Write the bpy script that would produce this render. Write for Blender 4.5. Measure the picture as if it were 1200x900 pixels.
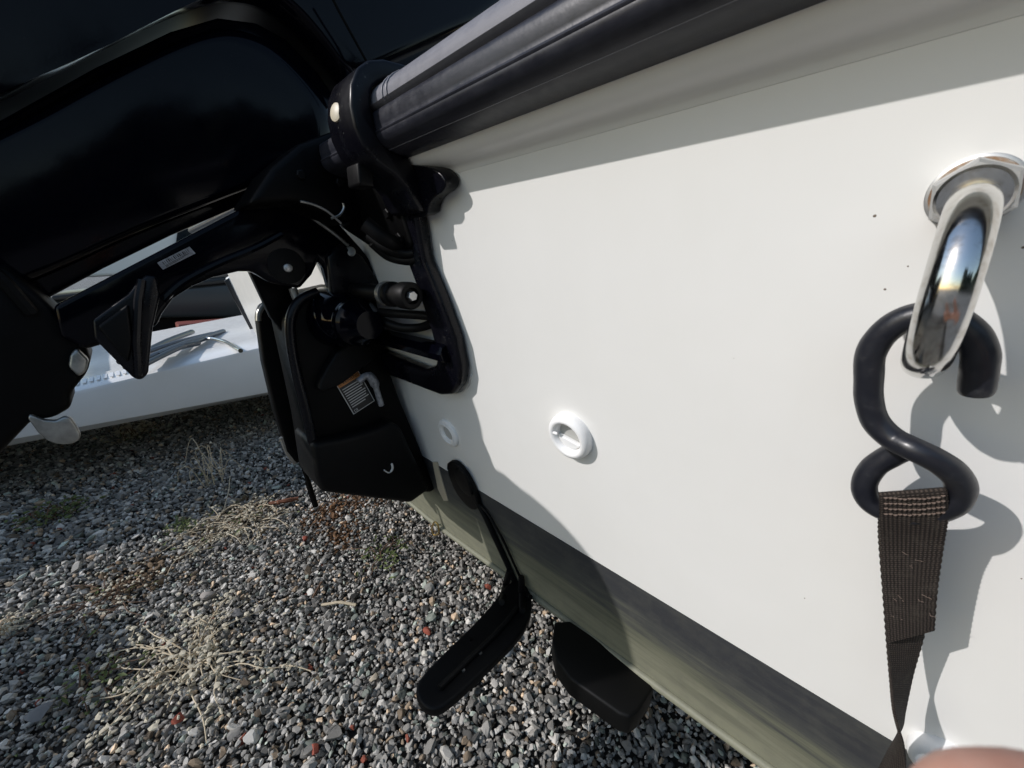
import bpy, bmesh, math, random
import numpy as np
from mathutils import Vector, Matrix
from math import radians, sin, cos, pi, tan, atan

for _o in list(bpy.data.objects):
    bpy.data.objects.remove(_o)
sc = bpy.context.scene
col = sc.collection
random.seed(7)
rng = np.random.default_rng(11)

# ------------------------------------------------------------------ camera
CAM = Vector((0.0, 0.30, 0.95))          # world: X along the transom, +Y aft, Z up, gravel at z = 0
PITCH, YAW, FPX = radians(16.356), radians(44.188), 460.0
FWD = Vector((cos(YAW) * cos(PITCH), -sin(YAW) * cos(PITCH), -sin(PITCH)))
RGT = Vector((-sin(YAW), -cos(YAW), 0))
UPV = RGT.cross(FWD)
cd = bpy.data.cameras.new('camera')
cd.sensor_width = 36.0
cd.lens = 36.0 * FPX / 1200.0
cd.clip_start = 0.005
cd.clip_end = 3000
cd.dof.use_dof = True
cd.dof.focus_distance = 0.55
cd.dof.aperture_fstop = cd.lens / 0.9    # a phone lens, about 0.9 mm wide
cam = bpy.data.objects.new('camera', cd)
col.objects.link(cam)
M3 = Matrix((RGT, UPV, -FWD)).transposed()
cam.matrix_world = Matrix.Translation(CAM) @ M3.to_4x4()
sc.camera = cam

# ------------------------------------------------------------------ light
SUN = Vector((-0.5, -1.0, -0.70)).normalized()      # the way sunlight travels
world = bpy.data.worlds.new('World')
sc.world = world
world.use_nodes = True
wn = world.node_tree.nodes
sky = wn.new('ShaderNodeTexSky')
sky.sky_type = 'NISHITA'
sky.sun_disc = False
sky.sun_elevation = math.asin(-SUN.z)
sky.sun_rotation = math.atan2(-SUN.x, -SUN.y)
sky.altitude = 50
sky.air_density = 1.4
sky.dust_density = 0.7
world.node_tree.links.new(sky.outputs[0], wn['Background'].inputs[0])
wn['Background'].inputs[1].default_value = 0.15
sd = bpy.data.lights.new('sun', 'SUN')
sd.energy = 3.2
sd.angle = radians(0.55)
sd.color = (1.0, 0.955, 0.94)
sun = bpy.data.objects.new('sun', sd)
col.objects.link(sun)
sun.rotation_euler = SUN.to_track_quat('-Z', 'Y').to_euler()
sun.location = (3, 6, 5)
sc.view_settings.view_transform = 'Standard'
sc.view_settings.look = 'None'
sc.view_settings.exposure = 0.03
sc.view_settings.gamma = 1.0
sc.view_settings.use_curve_mapping = False
sc.cycles.max_bounces = 8
sc.cycles.use_denoising = True

# ------------------------------------------------------------------ survey helpers: sight lines met with real planes
RAKE = radians(13)
TN = Vector((0, cos(RAKE), -sin(RAKE)))             # outward normal of the raked transom
TU = Vector((0, sin(RAKE), cos(RAKE)))              # up along the transom
TO = Vector((0, 0, 0.95))

def ray(x, y):
    return FWD + RGT * ((x - 600) / FPX) - UPV * ((y - 450) / FPX)

def onX(x, y, X):
    d = ray(x, y)
    return CAM + d * ((X - CAM.x) / d.x)

def onZ(x, y, Z):
    d = ray(x, y)
    return CAM + d * ((Z - CAM.z) / d.z)

def onT(x, y, off=0.0):
    d = ray(x, y)
    return CAM + d * ((off - TN.dot(CAM - TO)) / TN.dot(d))

def tp(X, z, off=0.0):
    """point on the transom plane at X and height z, off metres proud of it"""
    return Vector((X, (z - 0.95) * tan(RAKE), z)) + TN * off

# ------------------------------------------------------------------ node helpers
def mat(name, color=(0.5, 0.5, 0.5), rough=0.5, metal=0.0, spec=0.5, coat=0.0, coat_rough=0.05):
    m = bpy.data.materials.new(name)
    m.use_nodes = True
    b = m.node_tree.nodes['Principled BSDF']
    b.inputs['Base Color'].default_value = (*color, 1)
    b.inputs['Roughness'].default_value = rough
    b.inputs['Metallic'].default_value = metal
    b.inputs['Specular IOR Level'].default_value = spec
    b.inputs['Coat Weight'].default_value = coat
    b.inputs['Coat Roughness'].default_value = coat_rough
    return m

class NT:
    def __init__(s, m):
        s.t = m.node_tree
        s.b = s.t.nodes['Principled BSDF']
    def n(s, kind, **kw):
        x = s.t.nodes.new(kind)
        for k, v in kw.items():
            if k in x.inputs:
                x.inputs[k].default_value = v
            else:
                setattr(x, k, v)
        return x
    def l(s, a, b):
        s.t.links.new(a, b)
    def coord(s, scale=(1, 1, 1)):
        g = s.n('ShaderNodeNewGeometry')
        mp = s.n('ShaderNodeMapping')
        mp.inputs['Scale'].default_value = scale
        s.l(g.outputs['Position'], mp.inputs['Vector'])
        return mp.outputs[0]
    def noise(s, vec, scale, detail=4, rough=0.6):
        x = s.n('ShaderNodeTexNoise')
        x.inputs['Scale'].default_value = scale
        x.inputs['Detail'].default_value = detail
        x.inputs['Roughness'].default_value = rough
        s.l(vec, x.inputs['Vector'])
        return x.outputs['Fac']
    def ramp(s, fac, stops):
        r = s.n('ShaderNodeValToRGB')
        e = r.color_ramp.elements
        while len(e) < len(stops):
            e.new(0.5)
        for i, (p, c) in enumerate(stops):
            e[i].position = p
            e[i].color = (*c, 1) if len(c) == 3 else c
        s.l(fac, r.inputs[0])
        return r.outputs[0]
    def mix(s, fac, a, b, mode='MIX'):
        x = s.n('ShaderNodeMix')
        x.data_type = 'RGBA'
        x.blend_type = mode
        for sock, v in ((x.inputs[0], fac), (x.inputs[6], a), (x.inputs[7], b)):
            if isinstance(v, (int, float)):
                sock.default_value = v
            elif isinstance(v, tuple):
                sock.default_value = (*v, 1)
            else:
                s.l(v, sock)
        return x.outputs[2]
    def bump(s, h, strength=0.2, dist=0.001):
        x = s.n('ShaderNodeBump')
        x.inputs['Strength'].default_value = strength
        x.inputs['Distance'].default_value = dist
        s.l(h, x.inputs['Height'])
        s.l(x.outputs[0], s.b.inputs['Normal'])

def g1(v):
    return (v, v, v)

# white gelcoat, faint mottling, pinhead specks of dirt, faint orange-peel
M = {}
m = mat('white_gelcoat', (0.77, 0.765, 0.74), 0.3, 0, 0.45)
n = NT(m)
c = n.coord()
mott0 = n.ramp(n.noise(c, 9, 3), [(0.2, (0.755, 0.75, 0.72)), (0.8, (0.785, 0.78, 0.755))])
stk = n.ramp(n.noise(n.coord((38, 38, 2.2)), 1.0, 5, 0.65), [(0.5, g1(0)), (0.9, g1(0.05))])
mott = n.mix(stk, mott0, (0.58, 0.56, 0.50))
vor = n.n('ShaderNodeTexVoronoi', feature='F1')
vor.inputs['Scale'].default_value = 16
n.l(c, vor.inputs['Vector'])
spk = n.ramp(vor.outputs['Distance'], [(0.012, g1(1)), (0.022, g1(0))])
big = n.ramp(n.noise(c, 5, 2), [(0.56, g1(0)), (0.6, g1(1))])
spk2 = n.mix(1.0, spk, big, 'MULTIPLY')
n.l(n.mix(spk2, mott, (0.25, 0.22, 0.17)), n.b.inputs['Base Color'])
n.l(n.ramp(n.noise(c, 30, 5), [(0.3, g1(0.21)), (0.7, g1(0.27))]), n.b.inputs['Roughness'])
n.bump(n.noise(c, 14, 2), 0.06, 0.004)
M['gel'] = m

# engine paint: deep gloss black, dust, water spots and fine scratches
def engine_paint(name, base, r0, r1, dust=0.5, spec=0.2):
    m = mat(name, base, 0.1, 0, spec)
    n = NT(m)
    c = n.coord()
    d = n.ramp(n.noise(c, 55, 8, 0.75), [(0.52, g1(0)), (0.80, g1(dust))])
    d2 = n.ramp(n.noise(c, 6, 3), [(0.40, g1(0)), (0.7, g1(1))])
    dd = n.mix(1.0, d, d2, 'MULTIPLY')
    vor = n.n('ShaderNodeTexVoronoi', feature='F1')
    vor.inputs['Scale'].default_value = 150
    n.l(c, vor.inputs['Vector'])
    sp = n.ramp(vor.outputs['Distance'], [(0.10, g1(1)), (0.16, g1(0))])
    sp = n.mix(1.0, sp, n.ramp(n.noise(c, 12, 2), [(0.5, g1(0)), (0.62, g1(0.5))]), 'MULTIPLY')
    col1 = n.mix(dd, base, (0.022, 0.023, 0.027))
    n.l(n.mix(sp, col1, (0.10, 0.10, 0.095) if dust > 0.5 else (0.010, 0.010, 0.010)), n.b.inputs['Base Color'])
    n.l(n.ramp(n.noise(c, 18, 6, 0.7), [(0.3, g1(r0)), (0.75, g1(r1))]), n.b.inputs['Roughness'])
    n.bump(n.noise(c, 260, 3), 0.03, 0.0006)
    return m
M['black'] = engine_paint('black_gloss_paint', (0.0012, 0.0013, 0.0034), 0.05, 0.16, 0.10, 0.14)
M['navy'] = engine_paint('worn_black_paint', (0.0022, 0.0022, 0.0045), 0.2, 0.42, 0.8, 0.25)
M['plastic'] = engine_paint('matte_black_plastic', (0.003, 0.003, 0.0033), 0.42, 0.6, 0.25, 0.16)
M['dull'] = engine_paint('dull_black_casting', (0.0012, 0.0012, 0.0014), 0.35, 0.6, 0.2, 0.12)

def rubber(name, base, lo, hi, rough):
    m = mat(name, base, rough, 0, 0.35)
    n = NT(m)
    c = n.coord((1.0, 1.0, 1.0))
    cs = n.coord((2.0, 30.0, 30.0))
    a = n.noise(cs, 6, 5)
    b = n.noise(c, 90, 6, 0.7)
    f = n.mix(0.5, a, b)
    n.l(n.ramp(f, [(0.35, lo), (0.65, hi)]), n.b.inputs['Base Color'])
    n.l(n.ramp(b, [(0.3, g1(rough - 0.08)), (0.7, g1(rough + 0.12))]), n.b.inputs['Roughness'])
    n.bump(n.noise(c, 300, 3), 0.1, 0.0008)
    return m
M['rubber'] = rubber('weathered_black_rubber', (0.02, 0.02, 0.023), (0.012, 0.0125, 0.018), (0.027, 0.028, 0.037), 0.36)
M['cap'] = rubber('sun_faded_rail_cap', (0.1, 0.1, 0.11), (0.13, 0.13, 0.15), (0.19, 0.19, 0.21), 0.5)

# old bottom paint: black at the top, olive scum towards the bottom with horizontal rub marks
m = mat('bottom_paint', (0.03, 0.03, 0.03), 0.55, 0, 0.35)
n = NT(m)
c = n.coord()
cs = n.coord((3, 1, 40))
sep = n.n('ShaderNodeSeparateXYZ')
n.l(c, sep.inputs[0])
mr = n.n('ShaderNodeMapRange')
mr.inputs['From Min'].default_value = 0.545
mr.inputs['From Max'].default_value = 0.43
n.l(sep.outputs['Z'], mr.inputs['Value'])
st = n.noise(cs, 1.6, 6, 0.7)
fine = n.noise(c, 40, 6, 0.7)
madd = n.n('ShaderNodeMath', operation='MULTIPLY_ADD')
n.l(st, madd.inputs[0])
madd.inputs[1].default_value = 1.3
madd.inputs[2].default_value = -0.65
add = n.n('ShaderNodeMath', operation='ADD', use_clamp=True)
n.l(mr.outputs[0], add.inputs[0])
n.l(madd.outputs[0], add.inputs[1])
base = n.ramp(add.outputs[0], [(0.0, (0.036, 0.038, 0.042)), (0.35, (0.058, 0.061, 0.058)), (0.62, (0.125, 0.128, 0.092)), (1.0, (0.20, 0.20, 0.145))])
n.l(n.mix(n.ramp(fine, [(0.45, g1(0)), (0.8, g1(0.45))]), base, (0.1, 0.1, 0.085)), n.b.inputs['Base Color'])
n.bump(fine, 0.15, 0.001)
M['bottom'] = m

m = mat('polished_stainless', (0.62, 0.61, 0.59), 0.08, 1.0)
n = NT(m)
c = n.coord()
n.l(n.ramp(n.noise(c, 120, 5), [(0.35, g1(0.09)), (0.8, g1(0.26))]), n.b.inputs['Roughness'])
n.l(n.ramp(n.noise(c, 200, 5), [(0.5, (0.64, 0.63, 0.61)), (0.75, (0.42, 0.38, 0.33))]), n.b.inputs['Base Color'])
M['steel'] = m
M['bolt'] = mat('dull_zinc_bolt', (0.58, 0.58, 0.57), 0.48, 0.85)
m = mat('rusty_washer', (0.35, 0.25, 0.17), 0.5, 0.6)
n = NT(m)
n.l(n.ramp(n.noise(n.coord(), 180, 5), [(0.35, (0.45, 0.42, 0.38)), (0.55, (0.32, 0.2, 0.12)), (0.75, (0.16, 0.07, 0.03))]), n.b.inputs['Base Color'])
M['rust'] = m

m = mat('vinyl_dipped_steel', (0.012, 0.014, 0.024), 0.38, 0, 0.5)
n = NT(m)
c = n.coord()
n.l(n.ramp(n.noise(c, 80, 6), [(0.35, (0.008, 0.009, 0.014)), (0.62, (0.014, 0.015, 0.02)), (0.8, (0.05, 0.05, 0.052))]), n.b.inputs['Base Color'])
n.l(n.ramp(n.noise(c, 220, 5), [(0.3, g1(0.28)), (0.75, g1(0.5))]), n.b.inputs['Roughness'])
n.bump(n.noise(c, 500, 3), 0.12, 0.0005)
M['vinyl'] = m

# woven webbing: weave relief from crossed waves along the strap
m = mat('brown_black_webbing', (0.03, 0.024, 0.02), 0.8, 0, 0.2)
n = NT(m)
uv = n.n('ShaderNodeUVMap')
wv = n.n('ShaderNodeTexWave', wave_type='BANDS', bands_direction='X')
wv.inputs['Scale'].default_value = 4.5
wv2 = n.n('ShaderNodeTexWave', wave_type='BANDS', bands_direction='Y')
wv2.inputs['Scale'].default_value = 8
n.l(uv.outputs[0], wv.inputs[0])
n.l(uv.outputs[0], wv2.inputs[0])
mul = n.mix(1.0, wv.outputs[0], wv2.outputs[0], 'MULTIPLY')
dirt = n.noise(n.coord(), 130, 6, 0.7)
base = n.mix(mul, (0.016, 0.013, 0.0115), (0.075, 0.060, 0.050))
n.l(n.mix(n.ramp(dirt, [(0.5, g1(0)), (0.78, g1(0.5))]), base, (0.09, 0.08, 0.065)), n.b.inputs['Base Color'])
n.bump(mul, 0.6, 0.0012)
M['web'] = m
M['thread'] = mat('pale_brown_thread', (0.17, 0.125, 0.10), 0.75)

M['wplastic'] = mat('white_plastic', (0.82, 0.82, 0.81), 0.42, 0, 0.4)
M['dark'] = mat('dark_recess', (0.02, 0.02, 0.02), 0.7)
M['cream'] = mat('bare_cream_gelcoat', (0.50, 0.44, 0.33), 0.45)
M['orange'] = mat('label_orange', (0.55, 0.22, 0.06), 0.5)
M['lwhite'] = mat('label_print', (0.55, 0.55, 0.53), 0.5)
M['lblack'] = mat('label_black', (0.008, 0.008, 0.008), 0.35)
m = mat('worn_silver_plate', (0.34, 0.35, 0.38), 0.35, 0.4)
n = NT(m)
n.l(n.ramp(n.noise(n.coord(), 160, 6), [(0.4, (0.36, 0.37, 0.4)), (0.7, (0.14, 0.14, 0.15))]), n.b.inputs['Base Color'])
M['silver'] = m
m = mat('bare_aluminium', (0.30, 0.30, 0.30), 0.38, 0.8)
n = NT(m)
n.l(n.ramp(n.noise(n.coord(), 40, 6), [(0.35, (0.42, 0.42, 0.40)), (0.75, (0.13, 0.13, 0.12))]), n.b.inputs['Base Color'])
M['alu'] = m
M['cowl_grey'] = mat('dark_grey_gelcoat', (0.045, 0.047, 0.05), 0.3)
M['glass'] = mat('tinted_glass', (0.012, 0.016, 0.022), 0.04, 0, 0.8)
M['redbox'] = mat('faded_red_paint', (0.16, 0.035, 0.025), 0.5)

M['twigd'] = mat('dirt', (0.16, 0.13, 0.10), 0.9)
# ------------------------------------------------------------------ object helpers
def wloc(p):
    v = Vector((0, 0, 0))
    while p is not None:
        v += p.location
        p = p.parent
    return v

def root(name, label, cat, loc, group=None):
    o = bpy.data.objects.new(name, None)
    o.empty_display_size = 0.05
    o.location = loc
    o['label'] = label
    o['category'] = cat
    if group:
        o['group'] = group
    col.objects.link(o)
    return o

def tag(o, label, cat=None, group=None):
    o['label'] = label
    if cat:
        o['category'] = cat
    if group:
        o['group'] = group
    return o

def link_mesh(name, me, material, parent=None, smooth=40, loc=None):
    k = len(me.vertices)
    co = np.empty(k * 3, 'f')
    me.vertices.foreach_get('co', co)
    co = co.reshape(-1, 3)
    ctr = Vector(((co.min(0) + co.max(0)) / 2).tolist()) if loc is None else Vector(loc)
    me.vertices.foreach_set('co', (co - np.array(ctr, 'f')).ravel())
    if smooth:
        me.polygons.foreach_set('use_smooth', [True] * len(me.polygons))
        me.update()
        me.set_sharp_from_angle(angle=radians(smooth))
    else:
        me.polygons.foreach_set('use_smooth', [False] * len(me.polygons))
    me.update()
    mats = material if isinstance(material, (list, tuple)) else [material]
    for q in mats:
        me.materials.append(q)
    o = bpy.data.objects.new(name, me)
    col.objects.link(o)
    if parent is not None:
        o.parent = parent
        o.location = ctr - wloc(parent)
    else:
        o.location = ctr
    return o

def from_bm(name, bm, material, parent=None, smooth=40):
    bmesh.ops.recalc_face_normals(bm, faces=bm.faces)
    me = bpy.data.meshes.new(name)
    bm.to_mesh(me)
    bm.free()
    return link_mesh(name, me, material, parent, smooth)

def prism_bm(pts, ext, bevel=0.0, seg=3, bm=None):
    """closed outline pts (3D, coplanar) pushed along vector ext, edges rounded"""
    own = bmesh.new()
    vs = [own.verts.new(p) for p in pts]
    f = own.faces.new(vs)
    r = bmesh.ops.extrude_face_region(own, geom=[f])
    bmesh.ops.translate(own, vec=ext, verts=[e for e in r['geom'] if isinstance(e, bmesh.types.BMVert)])
    bmesh.ops.recalc_face_normals(own, faces=own.faces)
    if bevel:
        es = [e for e in own.edges if e.is_manifold and e.calc_face_angle(0) > 0.35]
        bmesh.ops.bevel(own, geom=es, offset=bevel, offset_type='OFFSET', segments=seg, profile=0.5, affect='EDGES', clamp_overlap=True)
    if bm is None:
        return own
    me = bpy.data.meshes.new('t')
    own.to_mesh(me)
    own.free()
    bm.from_mesh(me)
    bpy.data.meshes.remove(me)
    return bm

def smooth_poly(pts, n=1):
    """Chaikin corner cutting of a closed outline"""
    for _ in range(n):
        out = []
        for i in range(len(pts)):
            a, b = pts[i], pts[(i + 1) % len(pts)]
            out += [a * 0.75 + b * 0.25, a * 0.25 + b * 0.75]
        pts = out
    return pts

def pX(px, X):
    return [onX(x, y, X) for x, y in px]

def pT(px, off):
    return [onT(x, y, off) for x, y in px]

def plateX(name, px, X, th, material, parent, bevel=0.004, seg=3, sm=0, smooth=40):
    return from_bm(name, prism_bm(smooth_poly(pX(px, X), sm), Vector((th, 0, 0)), bevel, seg), material, parent, smooth)

def catmull(P, k=8, closed=False):
    P = [Vector(p) for p in P]
    Q = []
    N = len(P)
    rng_ = range(N if closed else N - 1)
    for i in rng_:
        if closed:
            a, b, c_, d = P[i - 1], P[i], P[(i + 1) % N], P[(i + 2) % N]
        else:
            a, b, c_, d = P[max(i - 1, 0)], P[i], P[i + 1], P[min(i + 2, N - 1)]
        for j in range(k):
            t = j / k
            Q.append(0.5 * ((2 * b) + (c_ - a) * t + (2 * a - 5 * b + 4 * c_ - d) * t * t + (3 * b - a - 3 * c_ + d) * t ** 3))
    if not closed:
        Q.append(P[-1])
    return Q

def tube_bm(path, rad, segs=12, bm=None, cap=True):
    if bm is None:
        bm = bmesh.new()
    n_ = len(path)
    rr = rad if isinstance(rad, (list, tuple)) else [rad] * n_
    prev = None
    rings = []
    for i, p in enumerate(path):
        t = (path[min(i + 1, n_ - 1)] - path[max(i - 1, 0)]).normalized()
        if prev is None:
            u = t.orthogonal().normalized()
        else:
            u = (prev - t * prev.dot(t))
            u = u.normalized() if u.length > 1e-6 else t.orthogonal().normalized()
        prev = u
        w = t.cross(u)
        rings.append([bm.verts.new(p + (u * cos(2 * pi * k / segs) + w * sin(2 * pi * k / segs)) * rr[i]) for k in range(segs)])
    for a, b in zip(rings, rings[1:]):
        for k in range(segs):
            bm.faces.new((a[k], a[(k + 1) % segs], b[(k + 1) % segs], b[k]))
    if cap:
        bm.faces.new(rings[0][::-1])
        bm.faces.new(rings[-1])
    return bm

def lathe_bm(o, axis, prof, segs=32, bm=None, closed_ends=True):
    """prof: list of (distance along axis, radius)"""
    if bm is None:
        bm = bmesh.new()
    axis = Vector(axis).normalized()
    u = axis.orthogonal().normalized()
    w = axis.cross(u)
    o = Vector(o)
    rings = []
    for d, r in prof:
        rings.append([bm.verts.new(o + axis * d + (u * cos(2 * pi * k / segs) + w * sin(2 * pi * k / segs)) * max(r, 1e-5)) for k in range(segs)])
    for a, b in zip(rings, rings[1:]):
        for k in range(segs):
            bm.faces.new((a[k], a[(k + 1) % segs], b[(k + 1) % segs], b[k]))
    if closed_ends:
        bm.faces.new(rings[0][::-1])
        bm.faces.new(rings[-1])
    return bm

def box_bm(c, s, bevel=0.0, seg=2, rot=None, bm=None):
    own = bmesh.new()
    bmesh.ops.create_cube(own, size=1)
    for v in own.verts:
        v.co = Vector((v.co.x * s[0], v.co.y * s[1], v.co.z * s[2]))
    if bevel:
        bmesh.ops.bevel(own, geom=own.edges[:], offset=bevel, segments=seg, profile=0.5, affect='EDGES', clamp_overlap=True)
    for v in own.verts:
        v.co = (rot @ v.co if rot is not None else v.co) + Vector(c)
    if bm is None:
        return own
    me = bpy.data.meshes.new('t')
    own.to_mesh(me)
    own.free()
    bm.from_mesh(me)
    bpy.data.meshes.remove(me)
    return bm

# =================================================================== GROUND
m = mat('gravel_bed', (0.09, 0.09, 0.09), 0.9)
n = NT(m)
c = n.coord()
v1 = n.n('ShaderNodeTexVoronoi', feature='F1')
v1.inputs['Scale'].default_value = 55
n.l(c, v1.inputs['Vector'])
v2 = n.n('ShaderNodeSeparateColor')
n.l(v1.outputs['Color'], v2.inputs[0])
n.l(n.ramp(v2.outputs[0], [(0.0, (0.06, 0.06, 0.06)), (0.6, (0.2, 0.198, 0.19)), (1.0, (0.36, 0.355, 0.34))]), n.b.inputs['Base Color'])
n.bump(n.ramp(v1.outputs['Distance'], [(0.0, g1(1)), (0.6, g1(0))]), 1.0, 0.012)
M['bed'] = m
me = bpy.data.meshes.new('gravel_ground')
S_ = 400
me.from_pydata([(-S_, -S_, -0.03), (S_, -S_, -0.03), (S_, S_, -0.03), (-S_, S_, -0.03)], [], [(0, 1, 2, 3)])
g = link_mesh('ground', me, M['bed'], None, 0)
g['kind'] = 'structure'

def ground_h(x, y):
    return 0.012 * np.sin(x * 2.1 + 0.5) * np.cos(y * 2.7) + 0.006 * np.sin(x * 6.3 + y * 5.1)
gx, gy = np.meshgrid(np.linspace(-0.7, 4.3, 120), np.linspace(-1.2, 1.6, 70))
gv = np.stack([gx, gy, ground_h(gx, gy) - 0.009], -1).reshape(-1, 3)
me = bpy.data.meshes.new('gap_shade_bed')
me.from_pydata(gv.tolist(), [], [(r_ * 120 + c_, r_ * 120 + c_ + 1, (r_ + 1) * 120 + c_ + 1, (r_ + 1) * 120 + c_) for r_ in range(69) for c_ in range(119)])
gap_shade_bed = link_mesh('gap_shade_bed', me, mat('gap_shade_dark', (0.028, 0.025, 0.021), 0.95), None, 0)  # near-black sheet paints the shade in the gaps between stones
gap_shade_bed['kind'] = 'structure'
# crushed stone: every stone real, one mass
m = mat('crushed_stone', (0.15, 0.15, 0.15), 0.75, 0, 0.35)
n = NT(m)
at_ = n.n('ShaderNodeAttribute', attribute_name='stone')
c = n.coord()
n.l(n.mix(n.ramp(n.noise(c, 260, 4, 0.7), [(0.3, g1(0.0)), (0.75, g1(0.55))]), at_.outputs['Color'], (0.30, 0.295, 0.28), 'SOFT_LIGHT'), n.b.inputs['Base Color'])
n.bump(n.noise(c, 420, 4), 0.25, 0.0012)
M['stone'] = m

def ico(sub):
    b = bmesh.new()
    bmesh.ops.create_icosphere(b, subdivisions=sub, radius=1)
    b.verts.ensure_lookup_table()
    V = np.array([v.co[:] for v in b.verts])
    Fc = np.array([[v.index for v in f.verts] for f in b.faces])
    b.free()
    return V, Fc
ICO1, ICO2 = ico(1), ico(2)

def ground_h(x, y):
    return 0.012 * np.sin(x * 2.1 + 0.5) * np.cos(y * 2.7) + 0.006 * np.sin(x * 6.3 + y * 5.1)

def stones(name, P, size, base, tint=None):
    V, Fc = base
    k, nv, nf = len(P), len(V), len(Fc)
    # random convex-ish chips: jittered, cut by a random plane, flattened, turned
    R1 = rng.normal(size=(k, 4))
    R1[:, 1:3] *= 0.35           # mostly lying flat
    R1 /= np.linalg.norm(R1, axis=1)[:, None]
    w, x, y, z = R1.T
    # keep the turn about Z free, small tilt
    Rm = np.stack([1 - 2 * (y * y + z * z), 2 * (x * y - w * z), 2 * (x * z + w * y),
                   2 * (x * y + w * z), 1 - 2 * (x * x + z * z), 2 * (y * z - w * x),
                   2 * (x * z - w * y), 2 * (y * z + w * x), 1 - 2 * (x * x + y * y)], -1).reshape(k, 3, 3)
    jit = 1 + rng.normal(scale=0.17 if nv < 20 else 0.11, size=(k, nv))
    L = V[None] * jit[..., None]
    for _ in range(7):
        pl = rng.normal(size=(k, 3))
        pl /= np.linalg.norm(pl, axis=1)[:, None]
        dd = np.einsum('kvi,ki->kv', L, pl) - rng.uniform(0.38, 0.72, size=(k, 1))
        L = L - np.clip(dd, 0, None)[..., None] * pl[:, None]
    ax = np.stack([np.ones(k), rng.uniform(0.6, 0.95, k), rng.uniform(0.4, 0.75, k)], -1) * size[:, None] * 1.22
    L = L * ax[:, None]
    Wd = np.einsum('kij,kvj->kvi', Rm, L) + P[:, None]
    me = bpy.data.meshes.new(name)
    me.vertices.add(k * nv)
    me.vertices.foreach_set('co', Wd.astype('f').ravel())
    me.loops.add(k * nf * 3)
    me.loops.foreach_set('vertex_index', (Fc[None] + (np.arange(k) * nv)[:, None, None]).astype('i').ravel())
    me.polygons.add(k * nf)
    me.polygons.foreach_set('loop_start', np.arange(0, k * nf * 3, 3, dtype='i'))
    me.polygons.foreach_set('loop_total', np.full(k * nf, 3, 'i'))
    # stone colours
    v = np.clip(rng.lognormal(mean=-1.36, sigma=0.58, size=k), 0.03, 0.62)
    cc = np.stack([v * 1.05, v * 1.0, v * 0.91], -1)
    q = rng.random(k)
    pale = q < 0.045
    cc[pale] = np.stack([rng.uniform(0.3, 0.5, pale.sum())] * 3, -1) * np.array([1, 0.97, 0.88])
    br = (q > 0.045) & (q < 0.12)
    cc[br] = cc[br] * np.array([1.35, 1.08, 0.82])
    rd = (q > 0.12) & (q < 0.1235)
    cc[rd] = np.array([0.22, 0.06, 0.035])
    gr = (q > 0.13) & (q < 0.2)
    cc[gr] = cc[gr] * np.array([0.9, 1.04, 0.98])
    if tint is not None:
        cc = tint(P, cc)
    me.update(calc_edges=True)
    a = me.attributes.new('stone', 'FLOAT_COLOR', 'POINT')
    a.data.foreach_set('color', np.repeat(np.concatenate([cc, np.ones((k, 1))], -1), nv, 0).astype('f').ravel())
    me.validate()
    o = link_mesh(name, me, M['stone'], None, 0)
    o['kind'] = 'stuff'
    return o

def moss_tint(P, cc):
    # rusty dry moss and bark crumbs between the stones in a few patches
    out = cc.copy()
    for (px, py, r_, c_) in ((1.50, -0.14, 0.12, (0.16, 0.085, 0.04)), (1.55, -0.33, 0.14, (0.17, 0.10, 0.055)),
                             (1.58, 0.45, 0.11, (0.2, 0.14, 0.085)), (1.75, 0.15, 0.16, (0.2, 0.16, 0.11)), (1.32, -0.1, 0.08, (0.14, 0.075, 0.035))):
        d = np.hypot(P[:, 0] - px, P[:, 1] - py)
        k_ = (rng.random(len(P)) < 0.75 * np.clip(1.3 - d / r_, 0, 1))
        out[k_] = np.array(c_) * rng.uniform(0.6, 1.5, (k_.sum(), 1))
    return out

def scatter(x0, x1, y0, y1, cell, keep=None):
    gx, gy = np.meshgrid(np.arange(x0, x1, cell), np.arange(y0, y1, cell))
    p = np.stack([gx.ravel(), gy.ravel()], -1) + rng.uniform(-0.55, 0.55, (gx.size, 2)) * cell
    if keep is not None:
        p = p[keep(p)]
    return p

def sized(k, mean):
    return np.clip(rng.lognormal(math.log(mean), 0.36, k), mean * 0.4, mean * 3.0)

near = lambda p: (p[:, 0] > 0.35) & (p[:, 0] < 1.0) & (p[:, 1] > -0.36) & (p[:, 1] < 0.5)
p = scatter(-0.5, 1.6, -0.9, 1.1, 0.0088)
s = sized(len(p), 0.0061)
nr = near(p)
pz = np.column_stack([p, ground_h(p[:, 0], p[:, 1]) + rng.uniform(-0.007, 0.007, len(p)) + s * 0.15])
stones('gravel', pz[nr], s[nr], ICO2, moss_tint)
stones('gravel', pz[~nr], s[~nr], ICO1, moss_tint)
p = scatter(1.6, 4.2, -1.1, 1.5, 0.0112)
s = sized(len(p), 0.0078)
pz = np.column_stack([p, ground_h(p[:, 0], p[:, 1]) + rng.uniform(-0.007, 0.007, len(p)) + s * 0.15])
stones('gravel', pz, s, ICO1, moss_tint)

# =================================================================== BOAT
boat = root('boat', 'white moulded boat stern with black rub rail and dark bottom paint', 'boat', (0.7, -0.2, 0.36))
XL, XR = -0.46, 1.86
def keel(X):
    return 0.362 + abs(X - 0.72) * 0.062
def loft(rows, closed=True):
    bm = bmesh.new()
    R = [[bm.verts.new(p) for p in r] for r in rows]
    k = len(rows[0])
    for a, b in zip(R, R[1:]):
        for i in range(k if closed else k - 1):
            bm.faces.new((a[i], a[(i + 1) % k], b[(i + 1) % k], b[i]))
    if closed:
        bm.faces.new(R[0])
        bm.faces.new(R[-1][::-1])
    return bm
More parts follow.
